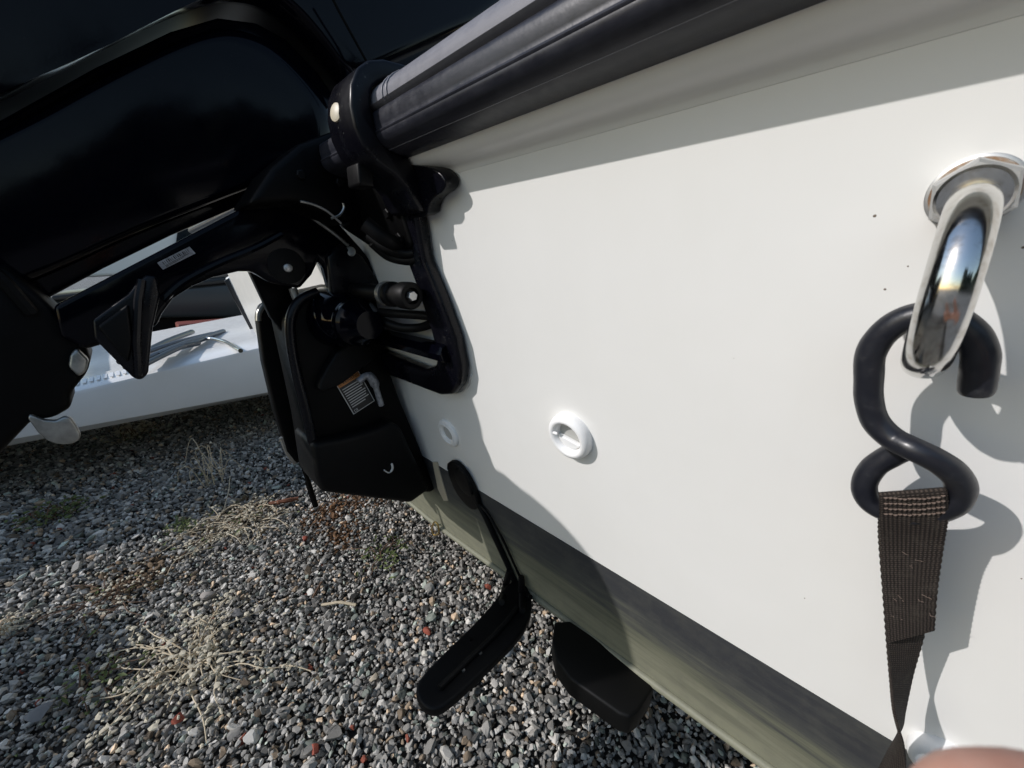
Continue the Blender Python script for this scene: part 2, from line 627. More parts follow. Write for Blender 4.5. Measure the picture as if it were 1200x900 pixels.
# topsides: the raked transom with rounded quarters, drawn forward
def sect_top(y):
    q = []
    for X in (XL + 0.0, XL + 0.002, XL + 0.012, XL + 0.03):
        pass
    xs = [XL, XL + 0.3, 0.0, 0.4, 0.8, 1.2, XR - 0.3, XR]
    lo = [(x, 0.573) for x in xs]
    hi = [(x, 1.052) for x in xs[::-1]]
    for x, z in lo + hi:
        f = 1.0 if y is None else 1.0 - 0.05 * (-y)
        yy = (z - 0.95) * tan(RAKE) if y is None else y
        q.append(Vector((0.7 + (x - 0.7) * f, yy, z)))
    return q
bm = loft([sect_top(None), sect_top(-0.6), sect_top(-1.6), sect_top(-2.8)])
es = [e for e in bm.edges if e.is_manifold and e.calc_face_angle(0) > 0.8 and all(v.co.x < XL + 0.01 or v.co.x > XR - 0.01 for v in e.verts) and all(v.co.y > -0.2 for v in e.verts)]
bmesh.ops.bevel(bm, geom=es, offset=0.045, segments=6, profile=0.5, affect='EDGES')
from_bm('hull', bm, M['gel'], boat)
def sect_bot(y):
    q = []
    xs = [XL + 0.06 + (XR - XL - 0.12) * i / 14 for i in range(15)]
    pts = [(x, keel(x)) for x in xs] + [(XR, 0.50), (XR, 0.5725)] + [(XL, 0.5725), (XL, 0.50)]
    for x, z in pts:
        f = 1.0 if y is None else 1.0 - 0.05 * (-y)
        yy = (z - 0.95) * tan(RAKE) + 0.0012 if y is None else y
        q.append(Vector((0.7 + (x - 0.7) * f, yy, z)))
    return q
from_bm('bottom_paint', loft([sect_bot(None), sect_bot(-0.7), sect_bot(-2.8)]), M['bottom'], boat, 30)
# bevelled lower lip of the transom, catching light
lip = [Vector((x, (keel(x) - 0.95) * tan(RAKE) + 0.004, keel(x) + 0.001)) for x in np.linspace(XL + 0.1, XR - 0.1, 30)]
from_bm('transom_edge', tube_bm(lip, 0.006, 10), M['bottom'], boat)

# rub rail running round the top of the transom
def run(prof, x0, x1, name, material, bevel=0, parent=boat, smooth=40, steps=1):
    bm = bmesh.new()
    R = [[bm.verts.new((x0 + (x1 - x0) * i / steps, y, z)) for y, z in prof] for i in range(steps + 1)]
    k = len(prof)
    for a, b in zip(R, R[1:]):
        for i in range(k):
            bm.faces.new((a[i], a[(i + 1) % k], b[(i + 1) % k], b[i]))
    bm.faces.new(R[0])
    bm.faces.new(R[-1][::-1])
    return from_bm(name, bm, material, parent, smooth)
def arc(cx, cz, r, a0, a1, k=6):
    return [(cx + r * cos(radians(a0 + (a1 - a0) * i / k)), cz + r * sin(radians(a0 + (a1 - a0) * i / k))) for i in range(k + 1)]
mould = [(0.012, 1.043), (0.0228, 1.0465), (0.0242, 1.0490), (0.0262, 1.0508), (0.030, 1.0522), (0.036, 1.0537), (0.0415, 1.0560), (0.0455, 1.0588), (0.0485, 1.0622), (0.0495, 1.0655), (0.02, 1.0662), (-0.02, 1.0662), (-0.02, 1.043)]
run(mould, XL + 0.01, XR - 0.01, 'rail_moulding', M['gel'])
rub = [(0.030, 1.0662), (0.0505, 1.0645)] + [(0.0530 + 0.0335 * sin(t_) ** 0.9, 1.0648 + 0.0140 * (1 - cos(t_)) ** 1.0) for t_ in np.linspace(0.05, pi / 2, 48)] + [(0.0873, 1.0795), (0.0876, 1.0803), (0.0872, 1.0811), (0.0862, 1.0816), (0.0856, 1.0828), (0.0862, 1.0855), (0.0868, 1.0885), (0.0870, 1.0915), (0.0870, 1.095), (0.0860, 1.0985), (0.0835, 1.1005), (0.074, 1.1008), (0.074, 1.085), (0.030, 1.085)]
run(rub, XL, XR, 'rub_rail', M['rubber'])
capp = [(0.0735, 1.1012), (0.0842, 1.1030), (0.0868, 1.1050), (0.0872, 1.109), (0.0864, 1.1135), (0.0835, 1.1185), (0.079, 1.1230), (0.072, 1.1275), (0.063, 1.1305), (0.045, 1.1325), (-0.06, 1.1345), (-0.09, 1.13), (-0.09, 1.0672), (0.0735, 1.0672)]
run(capp, XL, 0.46, 'rail_cap', M['cap'])
# two shallow joints near the end of the cap
for x in (0.385, 0.3935):
    from_bm('cap_joint', tube_bm([Vector((x, y + 0.0003, z + 0.0002)) for y, z in capp[1:9]], 0.0011, 6), M['cap'], boat)
# deck behind the rail
from_bm('deck', box_bm((0.7, -1.3, 1.075), (XR - XL - 0.1, 2.4, 0.03), 0.01), M['gel'], boat)

# bare cream strip and paint edge beside the motor bracket
o = from_bm('bare_strip', prism_bm(pT([(508, 541), (513, 541), (526, 586), (521, 586), (514, 572)], 0.0005), TN * 0.0025, 0), M['cream'], boat, 0)
tag(o, 'narrow cream strip of bare gelcoat at the paint edge')

# drain fittings in the transom
def ring_fitting(name, ctr, R_, depth, hole, parent, keyed):
    o = lathe_bm(ctr, TN, [(0.0, R_), (depth * 0.45, R_), (depth * 0.8, R_ * 0.95), (depth, R_ * 0.82), (depth, R_ * 0.74), (depth * 0.86, hole * 1.08), (depth * 0.6, hole), (-0.0 + 0.0012, hole * 0.96)], 40)
    return from_bm(name, o, M['wplastic'], parent, 50)
c0 = tp(0.252, 0.7665, 0.0)
f1 = ring_fitting('drain_fitting', c0, 0.0285, 0.013, 0.0175, boat, True)
tag(f1, 'raised white round drain fitting with open throat')
M['throat'] = mat('throat_shade_grey', (0.42, 0.42, 0.40), 0.6)  # grey colour stands in for shade inside a deeper hole
from_bm('drain_floor', lathe_bm(c0 + TN * 0.0008, TN, [(0.0, 0.0168), (0.0005, 0.0168), (0.0006, 0.0)], 28), M['throat'], f1)
from_bm('notch_tab', box_bm(c0 + TN * 0.0105 + Vector((0.0165, 0, 0)) + TU * 0.002, (0.007, 0.003, 0.0032), 0.0008, 2, Matrix.Rotation(RAKE, 3, 'X')), M['wplastic'], f1)
from_bm('scoop', prism_bm([c0 + TN * 0.001 + Vector((-0.0166 * cos(t), 0, 0)) + TU * (-0.0166 * sin(t)) for t in np.linspace(0.45, pi - 0.1, 14)], TN * 0.006, 0.0015), M['wplastic'], f1)
c1 = tp(0.531, 0.6755, 0.0)
f2 = ring_fitting('drain_fitting', c1, 0.0265, 0.0060, 0.0135, boat, False)
tag(f2, 'flush white drain ring shaded by the motor')
from_bm('drain_floor', lathe_bm(c1 + TN * 0.0013, TN, [(0, 0.0132), (0.0005, 0.0132), (0.0016, 0.006), (0.0016, 0.0)], 24), M['throat'], f2)
from_bm('ring_ridge', tube_bm(catmull([c1 + TN * 0.0060 + Vector((0.0190 * cos(t), 0, 0)) + TU * (0.0190 * sin(t)) for t in np.linspace(0, 2 * pi, 25)][:-1], 2, True), 0.0012, 6, None, False), M['wplastic'], f2)
c2 = tp(-0.083, 0.590, 0.0)
f3 = ring_fitting('drain_fitting', c2, 0.0215, 0.012, 0.0135, boat, True)
tag(f3, 'white fitting low on the transom beside the strap end')

# stern eye: polished U-bolt with nut and washer
UX = -0.006
zt, zb = 0.984, 0.917
cen = (zt + zb) / 2
rad_ = (zt - zb) / 2
base_c = tp(UX, cen, 0)
pth = [base_c + TU * rad_ + TN * d for d in (-0.005, 0.01, 0.025, 0.036)]
for k in range(1, 16):
    t = pi * k / 16
    pth.append(base_c + TN * (0.036 + rad_ * 1.02 * sin(t)) + TU * (rad_ * cos(t)))
pth += [base_c - TU * rad_ + TN * d for d in (0.036, 0.025, 0.01, -0.005)]
eye = from_bm('stern_eye', tube_bm(pth, 0.0082, 28), M['steel'], boat, 60)
tag(eye, 'polished stainless U-bolt stern eye')
for zz, nm in ((zt, 1), (zb, 0)):
    cc_ = tp(UX, zz, 0)
    from_bm('washer', lathe_bm(cc_, TN, [(0, 0.0158 if nm else 0.0105), (0.0014, 0.0160 if nm else 0.0105), (0.0020, 0.0152 if nm else 0.010), (0.0020, 0.007)], 48), M['bolt'], eye)
    if nm:
        from_bm('rust_ring', lathe_bm(cc_ + TN * 0.0020, TN, [(0, 0.0146), (0.0009, 0.0144), (0.0010, 0.008)], 40), M['rust'], eye)
        bm = lathe_bm(cc_ + TN * 0.0031, TN, [(0, 0.0150), (0.0002, 0.0152), (0.0095, 0.0152), (0.0112, 0.0138), (0.0113, 0.0088)], 6)
        bmesh.ops.rotate(bm, verts=bm.verts, cent=cc_, matrix=Matrix.Rotation(radians(22), 3, TN))
        from_bm('hex_nut', bm, M['bolt'], eye, 20)
        from_bm('nut_collar', lathe_bm(cc_ + TN * 0.0144, TN, [(0, 0.0120), (0.0006, 0.0124), (0.0018, 0.0112), (0.0020, 0.0080)], 36), M['steel'], eye)
for x, y, r_ in ((1025, 253, 0.0011), (1037, 339, 0.0009), (1064, 312, 0.0006), (1012, 560, 0.0006), (943, 701, 0.0007), (1197, 678, 0.0006), (1199, 290, 0.0009), (1060, 372, 0.0005), (530, 282, 0.0007), (626, 146, 0.0011), (860, 420, 0.0004)):
    from_bm('dirt_speck', lathe_bm(onT(x, y, 0.0) + TU * (0.02 if y == 146 else 0) * 0, TN, [(0, r_ * 0.7), (0.0002, r_ * 0.55), (0.0003, 0.0)], 7), M['twigd'], boat)
# trim tab under the hull bottom
tz = 0.398
tb = [onZ(650, 728, tz), onZ(668, 727, tz), onZ(768, 794, tz), onZ(764, 808, tz), onZ(748, 833, tz), onZ(738, 840, tz), onZ(726, 836, tz), onZ(668, 795, tz), onZ(652, 773, tz), onZ(647, 750, tz)]
tbm = prism_bm(tb, Vector((0, 0, -0.034)), 0.004)
M['jet'] = mat('jet_black_plastic', (0.002, 0.002, 0.002), 0.55, 0, 0.2)
o = from_bm('trim_tab', tbm, M['jet'], boat)
tag(o, 'black square-ended tab below the hull bottom')

# =================================================================== OUTBOARD MOTOR
motor = root('outboard_motor', 'glossy black outboard motor tilted up on its transom bracket', 'outboard motor', (0.62, 0.05, 0.766))
# --- bracket against the transom: L-shaped plate
def plateT(name, px, o0, th, material, parent, bevel=0.004, seg=3, sm=0):
    pts = smooth_poly(pT(px, o0), sm)
    return from_bm(name, prism_bm(pts, TN * th, bevel, seg), material, parent)
br = plateT('transom_bracket', [(478, 222), (500, 236), (504, 262), (510, 302), (528, 345), (545, 392), (552, 428), (550, 446), (541, 457), (527, 458), (480, 441), (437, 425), (437, 402), (480, 418), (508, 428), (521, 424), (524, 410), (516, 380), (500, 330), (484, 285), (472, 245)], 0.0012, 0.019, M['navy'], motor, 0.0065, 5)
tag(br, 'worn black motor bracket hooked over the rub rail')
# --- collar that wraps over the rail end
inner = [(-0.02, 1.1355), (0.045, 1.1335), (0.063, 1.1315), (0.073, 1.1285), (0.080, 1.124), (0.085, 1.119), (0.088, 1.1135), (0.089, 1.108), (0.0885, 1.094), (0.0872, 1.0845), (0.083, 1.077), (0.077, 1.0702), (0.070, 1.0662), (0.0515, 1.0652), (0.048, 1.058), (0.040, 1.0515), (0.031, 1.0490), (0.0285, 1.045), (0.0265, 1.040), (0.022, 1.030)]
outer = [(0.045, 1.012), (0.052, 1.022), (0.058, 1.034), (0.070, 1.044), (0.088, 1.052), (0.101, 1.064), (0.108, 1.080), (0.110, 1.098), (0.1075, 1.116), (0.100, 1.131), (0.088, 1.141), (0.072, 1.1465), (0.045, 1.149), (-0.02, 1.150)]
prof = [Vector((0.413, y, z)) for y, z in inner + [(0.0205, 1.012)] + outer]
cb = prism_bm(prof, Vector((0.062, 0, 0)), 0.0065, 4)
from_bm('bracket_collar', cb, M['navy'], br)
foot = [(450, 186), (478, 193), (503, 195), (516, 202), (523, 213), (520, 224), (508, 231), (502, 240), (500, 254), (478, 256), (466, 238), (452, 214)]
from_bm('bracket_foot', prism_bm(smooth_poly(pT(foot, 0.021), 1), TN * -0.0195, 0.006, 5), M['navy'], br)
# rivet-like worn spot and clamp pad on the collar
rv = onX(408, 143, 0.449)
from_bm('worn_rivet', lathe_bm(Vector((0.449, 0.1095, 1.1005)), Vector((-0.25, 1, 0.1)), [(-0.003, 0.0085), (0.0010, 0.0085), (0.0020, 0.006), (0.0022, 0.0)], 24), M['cream'], br)
from_bm('clamp_pad', box_bm((0.455, 0.088, 1.046), (0.03, 0.018, 0.022), 0.003, 3), M['plastic'], br)
# white sealant bead seen along the lower corner of the bracket
sb = [onT(x, y, 0.001) for x, y in ((552, 440), (549, 451), (542, 458.5), (533, 460.5), (524, 458))]
from_bm('sealant_bead', tube_bm(catmull(sb, 4), 0.0016, 8), M['lwhite'], br)
# --- shafts between bracket and tilt housing
sh0 = onT(480, 403, 0.020)
shaft = from_bm('tilt_shaft', lathe_bm(Vector((0.440, sh0.y, sh0.z)), Vector((1, 0, 0)), [(0, 0.0125), (0.003, 0.0145), (0.25, 0.0145)], 8), M['black'], motor, 20)
bell = [(-0.03, 0.020), (-0.02, 0.024), (0.0, 0.030), (0.006, 0.035), (0.014, 0.0355), (0.018, 0.034), (0.024, 0.0345), (0.030, 0.038), (0.05, 0.0425), (0.075, 0.047), (0.10, 0.050), (0.13, 0.048)]
bc = onX(412, 372, 0.60)
from_bm('tilt_bell', lathe_bm(Vector((0.572, bc.y - 0.002, bc.z - 0.006)), Vector((1, 0, 0)), bell, 40), M['black'], motor, 35)
# bolt end of the upper cross rod
ub = onX(483, 347, 0.455)
rod = from_bm('cross_rod', lathe_bm(ub, Vector((1, 0, 0)), [(0.006, 0.0), (0.006, 0.0085), (0.0, 0.0105), (0.0, 0.0155), (0.003, 0.0175), (0.022, 0.0175), (0.024, 0.014), (0.045, 0.014), (0.047, 0.017), (0.055, 0.017), (0.06, 0.0125), (0.20, 0.0125)], 28), M['plastic'], motor, 35)
from_bm('bolt_head', lathe_bm(ub + Vector((-0.003, 0, 0)), Vector((1, 0, 0)), [(0.0, 0.0056), (0.0006, 0.0062), (0.008, 0.0062)], 6), M['bolt'], rod, 20)
from_bm('lock_ring', lathe_bm(ub + Vector((0.062, 0, 0)), Vector((1, 0, 0)), [(0.0, 0.0165), (0.004, 0.0175), (0.010, 0.0165)], 24), M['alu'], rod)
# hoses between bracket and housing
for k, P in enumerate(([(436, 284, 0.05), (455, 300, 0.035), (475, 305, 0.022), (490, 304, 0.014), (503, 300, 0.006)], [(432, 276, 0.05), (452, 290, 0.04), (474, 297, 0.024), (488, 296, 0.014), (500, 292, 0.006)],
                       [(440, 372, 0.05), (466, 383, 0.035), (490, 384, 0.018), (508, 378, 0.010), (520, 370, 0.004)], [(428, 262, 0.06), (452, 280, 0.045), (470, 286, 0.022), (486, 282, 0.008)],
                       [(446, 366, 0.045), (470, 368, 0.035), (500, 370, 0.016), (518, 374, 0.005)])):
    from_bm('hose', tube_bm(catmull([onT(*q) for q in P], 6), 0.0065 if k != 3 else 0.0095, 10), M['plastic'], motor)
# --- tilt housing
hp = [(337, 378), (345, 356), (366, 343), (400, 335), (440, 336), (454, 350), (452, 420), (470, 470), (512, 572), (506, 578), (470, 577), (372, 570), (362, 500), (350, 440)]
hs = plateX('tilt_housing', hp, 0.66, 0.10, M['dull'], motor, 0.008, 4)
rim = [onX(x, y, 0.652) for x, y in ((372, 342), (352, 352), (341, 372), (341, 400), (348, 440), (358, 480), (367, 520))]
from_bm('housing_rim', tube_bm(catmull(rim, 6), 0.0075, 12), M['navy'], hs)
web = [(400, 405), (432, 400), (440, 420), (425, 432), (395, 455), (372, 462), (378, 440)]
from_bm('housing_web', prism_bm(smooth_poly(pX(web, 0.640), 1), Vector((0.03, 0, 0)), 0.008, 3), M['plastic'], hs)
lc = [(366, 520), (400, 514), (440, 503), (458, 494), (470, 500), (498, 560), (505, 574), (482, 591), (470, 589), (378, 578), (371, 560)]
from_bm('lower_cover', prism_bm(pX(lc, 0.632), Vector((0.10, 0, 0)), 0.010, 4), M['plastic'], hs)
hk = [onX(x, y, 0.629) for x, y in ((450, 551), (456, 554), (460, 549), (459, 543))]
from_bm('cable_clip', tube_bm(catmull(hk, 4), [0.0012] * 6 + [0.0022] * 6 + [0.0012], 8), M['lwhite'], hs)
plug = [onX(x, y, 0.640) for x, y in ((420, 447), (430, 440), (438, 447), (443, 462), (447, 475))]
from_bm('drain_plug', tube_bm(catmull(plug, 4), [0.006] * 5 + [0.008] * 5 + [0.005] * 7, 10), M['silver'], hs)
# warning label on the housing
P0, P1, P3 = onX(392, 448, 0.6565), onX(416, 434, 0.6565), onX(412, 487, 0.6565)
eu, ev = (P1 - P0), (P3 - P0)
ev = ev - eu * (ev.dot(eu) / eu.length_squared)
W_, H_ = eu.length * 1.12, ev.length
eu.normalize(); ev.normalize()
en = Vector((-1, 0, 0))
def lab_rect(u0, v0, u1, v1, lift, th=0.0004):
    a = [P0 + eu * (W_ * u0) + ev * (H_ * v0), P0 + eu * (W_ * u1) + ev * (H_ * v0), P0 + eu * (W_ * u1) + ev * (H_ * v1), P0 + eu * (W_ * u0) + ev * (H_ * v1)]
    return prism_bm([q + en * lift for q in a], en * th)
label = from_bm('warning_label', lab_rect(0, 0, 1, 1, 0.0, 0.0008), M['lwhite'], hs, 0)
from_bm('label_field', lab_rect(0.03, 0.02, 0.97, 0.98, 0.0008, 0.0003), M['lblack'], hs, 0)
from_bm('label_header', lab_rect(0.03, 0.02, 0.97, 0.19, 0.0011, 0.0003), M['orange'], hs, 0)
lm = bmesh.new()
for i in range(9):
    v = 0.26 + i * 0.067
    me_ = bpy.data.meshes.new('t')
    q = lab_rect(0.10, v, [0.92, 0.86, 0.9, 0.8, 0.91, 0.88, 0.84, 0.9, 0.7][i], v + 0.024, 0.0011, 0.0003)
    q.to_mesh(me_); q.free(); lm.from_mesh(me_); bpy.data.meshes.remove(me_)
from_bm('label_text_lines', lm, M['lwhite'], hs, 0)
def text_mesh(name, body, size, origin, xdir, ydir, material, parent):
    cu = bpy.data.curves.new(name, 'FONT')
    cu.body = body
    cu.size = size
    cu.extrude = 0.00015
    ob = bpy.data.objects.new(name, cu)
    col.objects.link(ob)
    dg = bpy.context.evaluated_depsgraph_get()
    me_ = bpy.data.meshes.new_from_object(ob.evaluated_get(dg))
    bpy.data.objects.remove(ob)
    bpy.data.curves.remove(cu)
    zd = xdir.cross(ydir)
    for v in me_.vertices:
        v.co = origin + xdir * v.co.x + ydir * v.co.y + zd * v.co.z
    return link_mesh(name, me_, material, parent, 0)
text_mesh('label_heading', '\u26a0 WARNING'.replace('\u26a0', '!'), H_ * 0.13, P0 + eu * (W_ * 0.10) + ev * (H_ * 0.155) + en * 0.0016, eu, -ev, M['lblack'], hs)
text_mesh('label_mark', 'CE', H_ * 0.09, P0 + eu * (W_ * 0.08) + ev * (H_ * 0.955) + en * 0.0016, eu, -ev, M['lwhite'], hs)
# far bracket slab behind the housing
fs = plateX('far_bracket', [(302, 372), (306, 358), (318, 352), (344, 352), (352, 380), (352, 430), (370, 540), (347, 543), (337, 530), (322, 480), (309, 425)], 0.80, 0.03, M['dull'], motor, 0.006, 3)
from_bm('bare_edge', tube_bm(catmull([onX(x, y, 0.797) for x, y in ((303, 376), (304, 366), (309, 358))], 4), 0.0045, 8), M['alu'], fs)
from_bm('bare_edge', tube_bm(catmull([onX(x, y, 0.81) for x, y in ((331, 512), (338, 530), (347, 542))], 4), 0.006, 8), M['alu'], fs)
st_ = [onX(x, y, 0.79) for x, y in ((352, 538), (358, 555), (364, 575), (370, 593))]
from_bm('hanging_strap', tube_bm(catmull(st_, 4), [0.0045] * 6 + [0.006] * 7, 6), M['dull'], fs)
# --- swivel arm, eye and lever
arm = [(62, 359), (160, 308), (285, 243), (326, 230), (345, 232), (372, 246), (398, 262), (425, 292), (452, 330), (448, 346), (420, 348), (388, 342), (380, 312), (374, 305), (366, 322), (352, 338), (336, 336), (318, 332), (296, 318), (280, 318), (250, 325), (225, 336), (203, 350), (190, 368), (184, 382), (160, 392), (100, 410), (70, 395)]
sw = plateX('swivel_arm', arm, 0.635, 0.022, M['black'], motor, 0.005, 4)
leg_ = [(290, 312), (330, 318), (352, 350), (358, 392), (340, 400), (318, 372)]
plateX('link_plate', leg_, 0.70, 0.02, M['dull'], motor, 0.004, 3)
from_bm('pivot_bolt', lathe_bm(onX(337, 314, 0.632), Vector((-1, 0, 0)), [(-0.004, 0.0055), (0.0035, 0.0055), (0.0045, 0.004), (0.0046, 0.0)], 16), M['bolt'], sw)
from_bm('pivot_boss', lathe_bm(onX(336, 312, 0.635), Vector((-1, 0, 0)), [(-0.004, 0.024), (0.0015, 0.024), (0.002, 0.0215), (0.0021, 0.0)], 28), M['plastic'], sw)
from_bm('edge_rib', tube_bm(catmull([onX(x, y, 0.633) for x, y in ((338, 238), (348, 243), (370, 258), (392, 274), (408, 288))], 5), 0.0028, 8), M['alu'], sw)
from_bm('arm_rib', tube_bm(catmull([onX(x, y, 0.633) for x, y in ((190, 352), (215, 330), (255, 309), (300, 290), (330, 274))], 5), 0.0045, 8), M['black'], sw)
from_bm('lever_boss', lathe_bm(onX(410, 296, 0.632), Vector((-1, 0.2, 0.3)), [(-0.004, 0.008), (0.006, 0.0075), (0.008, 0.0055), (0.0085, 0.0)], 16), M['bolt'], sw)
from_bm('link_rod', tube_bm([onX(343, 338, 0.68), onX(352, 362, 0.675)], 0.0062, 10), M['bolt'], sw)
lev = plateX('lever_web', [(384, 300), (398, 285), (425, 300), (446, 332), (430, 345), (390, 345)], 0.625, 0.02, M['navy'], sw, 0.004, 3)
blk = plateX('clamp_block', [(290, 240), (318, 196), (350, 168), (398, 150), (408, 175), (416, 206), (446, 226), (440, 246), (412, 262), (372, 246), (345, 236)], 0.565, 0.10, M['dull'], motor, 0.008, 4)
for x, y in ((398, 214), (428, 236), (352, 205)):
    from_bm('block_bolt', lathe_bm(onX(x, y, 0.565), Vector((-1, 0, 0)), [(-0.003, 0.0058), (0.004, 0.0058), (0.005, 0.0045), (0.0051, 0.0)], 6), M['plastic'], blk, 20)
for P in (((352, 236), (368, 240), (384, 248), (400, 262)), ((388, 256), (398, 252), (403, 244), (402, 238))):  # bright metal lines standing in for thin curved highlights on the block
    from_bm('highlight_line', tube_bm(catmull([onX(x, y, 0.560) for x, y in P], 5), 0.0016, 6), M['alu'], blk)
tpl = from_bm('tilt_plate', prism_bm(pT([(372, 226), (440, 214), (462, 226), (470, 250), (482, 286), (480, 294), (468, 291), (452, 282), (436, 292), (400, 268)], 0.024), TN * -0.020, 0.005, 3), M['dull'], motor)
for x, y in ((456, 250), (470, 278)):
    from_bm('plate_bolt', lathe_bm(onT(x, y, 0.024), TN, [(-0.003, 0.0062), (0.004, 0.0062), (0.005, 0.005), (0.0051, 0.0)], 6), M['plastic'], tpl, 20)
# serial plate on the arm
a0, a1, a2, a3 = (184, 308), (222, 289), (229, 297), (191, 316)
sp = from_bm('serial_plate', prism_bm(smooth_poly(pX([a0, a1, a2, a3], 0.6343), 0), Vector((-0.001, 0, 0)), 0.0), M['silver'], sw, 0)
q0, q1, q3 = onX(*a0, 0.6330), onX(*a1, 0.6330), onX(*a3, 0.6330)
pb = bmesh.new()
for i in range(15):
    u = 0.12 + i * 0.055
    wd = random.choice((0.012, 0.02, 0.028))
    prism_bm([q0 + (q1 - q0) * uu + (q3 - q0) * vv for uu, vv in ((u, 0.15), (u + wd, 0.15), (u + wd, 0.55), (u, 0.55))], Vector((-0.0003, 0, 0)), bm=pb)
for r_ in range(2):
    prism_bm([q0 + (q1 - q0) * uu + (q3 - q0) * vv for uu, vv in ((0.12, 0.66 + r_ * 0.14), (0.86 - r_ * 0.2, 0.66 + r_ * 0.14), (0.86 - r_ * 0.2, 0.72 + r_ * 0.14), (0.12, 0.72 + r_ * 0.14))], Vector((-0.0003, 0, 0)), bm=pb)
from_bm('plate_print', pb, M['lblack'], sw, 0)
# --- fin below the arm
fin = [(108, 375), (150, 345), (160, 332), (172, 322), (184, 324), (188, 345), (179, 385), (174, 438), (166, 446), (157, 444), (135, 422), (110, 397)]
fn = plateX('fin', fin, 0.612, 0.016, M['navy'], motor, 0.004, 3)
from_bm('fin_facet', prism_bm(pX([(114, 382), (150, 356), (156, 398), (150, 425)], 0.6125), Vector((-0.007, 0, 0)), 0.003), M['plastic'], fn)
from_bm('fin_rib', tube_bm([onX(166, 328, 0.610), onX(162, 352, 0.606), onX(160, 400, 0.606), onX(162, 440, 0.610)], 0.004, 8), M['navy'], fn)
# --- lower casing at the left with its bare trim blade
lowc = [(-150, 335), (0, 310), (45, 345), (63, 362), (84, 385), (100, 402), (106, 420), (103, 436), (82, 462), (84, 478), (60, 492), (38, 492), (0, 532), (-60, 585), (-160, 650)]
lw = plateX('lower_casing', lowc, 0.65, 0.07, M['dull'], motor, 0.010, 4)
from_bm('casing_facet', prism_bm(pX([(82, 416), (90, 408), (104, 422), (101, 436), (92, 442), (80, 430)], 0.640), Vector((0.02, 0, 0)), 0.003), M['alu'], lw)
bl = [(26, 482), (60, 496), (80, 486), (90, 500), (96, 512), (88, 520), (70, 522), (50, 515)]
o = from_bm('trim_blade', prism_bm(smooth_poly(pX(bl, 0.645), 1), Vector((0.008, 0, 0)), 0.002), M['alu'], lw)
tag(o, 'bare aluminium blade tip at the bottom of the casing')
from_bm('casing_rib', tube_bm(catmull([onX(x, y, 0.646) for x, y in ((-30, 300), (0, 325), (18, 345), (38, 368))], 5), 0.006, 8), M['dull'], lw)
# --- leg and cowl: big rounded mouldings above, running out of the picture aft
GX = 0.70
low_c = [(-230, 500), (0, 378), (57, 349), (120, 315), (200, 276), (284, 240), (330, 222), (378, 225), (402, 196), (400, 150), (396, 118), (372, 84), (335, 45), (300, 26), (255, 20), (200, 36), (112, 78), (0, 140), (-230, 240)]
skirt = plateX('midsection', low_c, GX, 0.012, M['black'], motor, 0.004, 3, 0)
M['rim'] = mat('satin_black_rim', (0.002, 0.002, 0.003), 0.38, 0, 0.10)
def swell(px, X, name, bulge, material, back, steps=7, parent=motor, shrink=0.55, a0=0.0):
    """a moulding whose near side swells towards the viewer's side in rounded steps"""
    P = smooth_poly(pX(px, X), 2)
    cx = sum(P, Vector()) / len(P)
    bm = bmesh.new()
    rings = []
    for i in range(steps + 1):
        t = i / steps
        a = a0 + t * (pi / 2 - a0)
        k = 1 - shrink * (cos(a0) - cos(a))
        rings.append([bm.verts.new(Vector((X - bulge * (sin(a) - sin(a0)), cx.y + (p_.y - cx.y) * k, cx.z + (p_.z - cx.z) * k))) for p_ in P])
    bk = [bm.verts.new(Vector((X + back, cx.y + (p_.y - cx.y) * 0.9, cx.z + (p_.z - cx.z) * 0.9 + 0.02))) for p_ in P]
    rings = [bk] + rings
    L_ = len(P)
    for a, b in zip(rings, rings[1:]):
        for i in range(L_):
            bm.faces.new((a[i], a[(i + 1) % L_], b[(i + 1) % L_], b[i]))
    bm.faces.new(rings[0][::-1])
    bm.faces.new(rings[-1])
    bm.faces.ensure_lookup_table()
    for i in range(2 * L_):
        bm.faces[i].material_index = 1
    return from_bm(name, bm, [material, M['rim']], parent, 60)
body_c = [(-230, 455), (0, 345), (60, 322), (160, 275), (270, 232), (330, 208), (375, 205), (388, 180), (388, 130), (365, 95), (325, 55), (290, 38), (255, 33), (205, 48), (112, 92), (0, 155), (-230, 260)]
swell(body_c, 0.699, 'midsection_shell', 0.020, M['black'], 0.16, 8, motor, 0.16)
cowl_c = [(-230, 225), (0, 124), (110, 66), (200, 22), (255, 4), (300, 8), (340, 36), (378, 78), (402, 112), (425, 120), (470, 96), (640, 10), (700, -140), (600, -330), (300, -420), (0, -400), (-200, -120)]
legp = [(0.445, 1.012), (0.52, 1.05), (0.60, 1.10), (0.70, 1.15), (0.78, 1.17), (0.84, 1.10), (0.82, 0.86), (0.70, 0.72), (0.56, 0.69), (0.47, 0.74)]
from_bm('leg', prism_bm(smooth_poly([Vector((0.655, y_, z_)) for y_, z_ in legp], 1), Vector((0.15, 0, 0)), 0.02, 4), M['black'], motor)
gc0 = Vector((0.80, 0.80, 0.86))
gax = Vector((0.05, 1.0, -0.10))
gcs = from_bm('gearcase', lathe_bm(gc0, gax, [(-0.06, 0.0), (-0.045, 0.03), (0.0, 0.06), (0.08, 0.078), (0.2, 0.075), (0.30, 0.06), (0.34, 0.045), (0.38, 0.04), (0.40, 0.0)], 28), M['black'], motor)
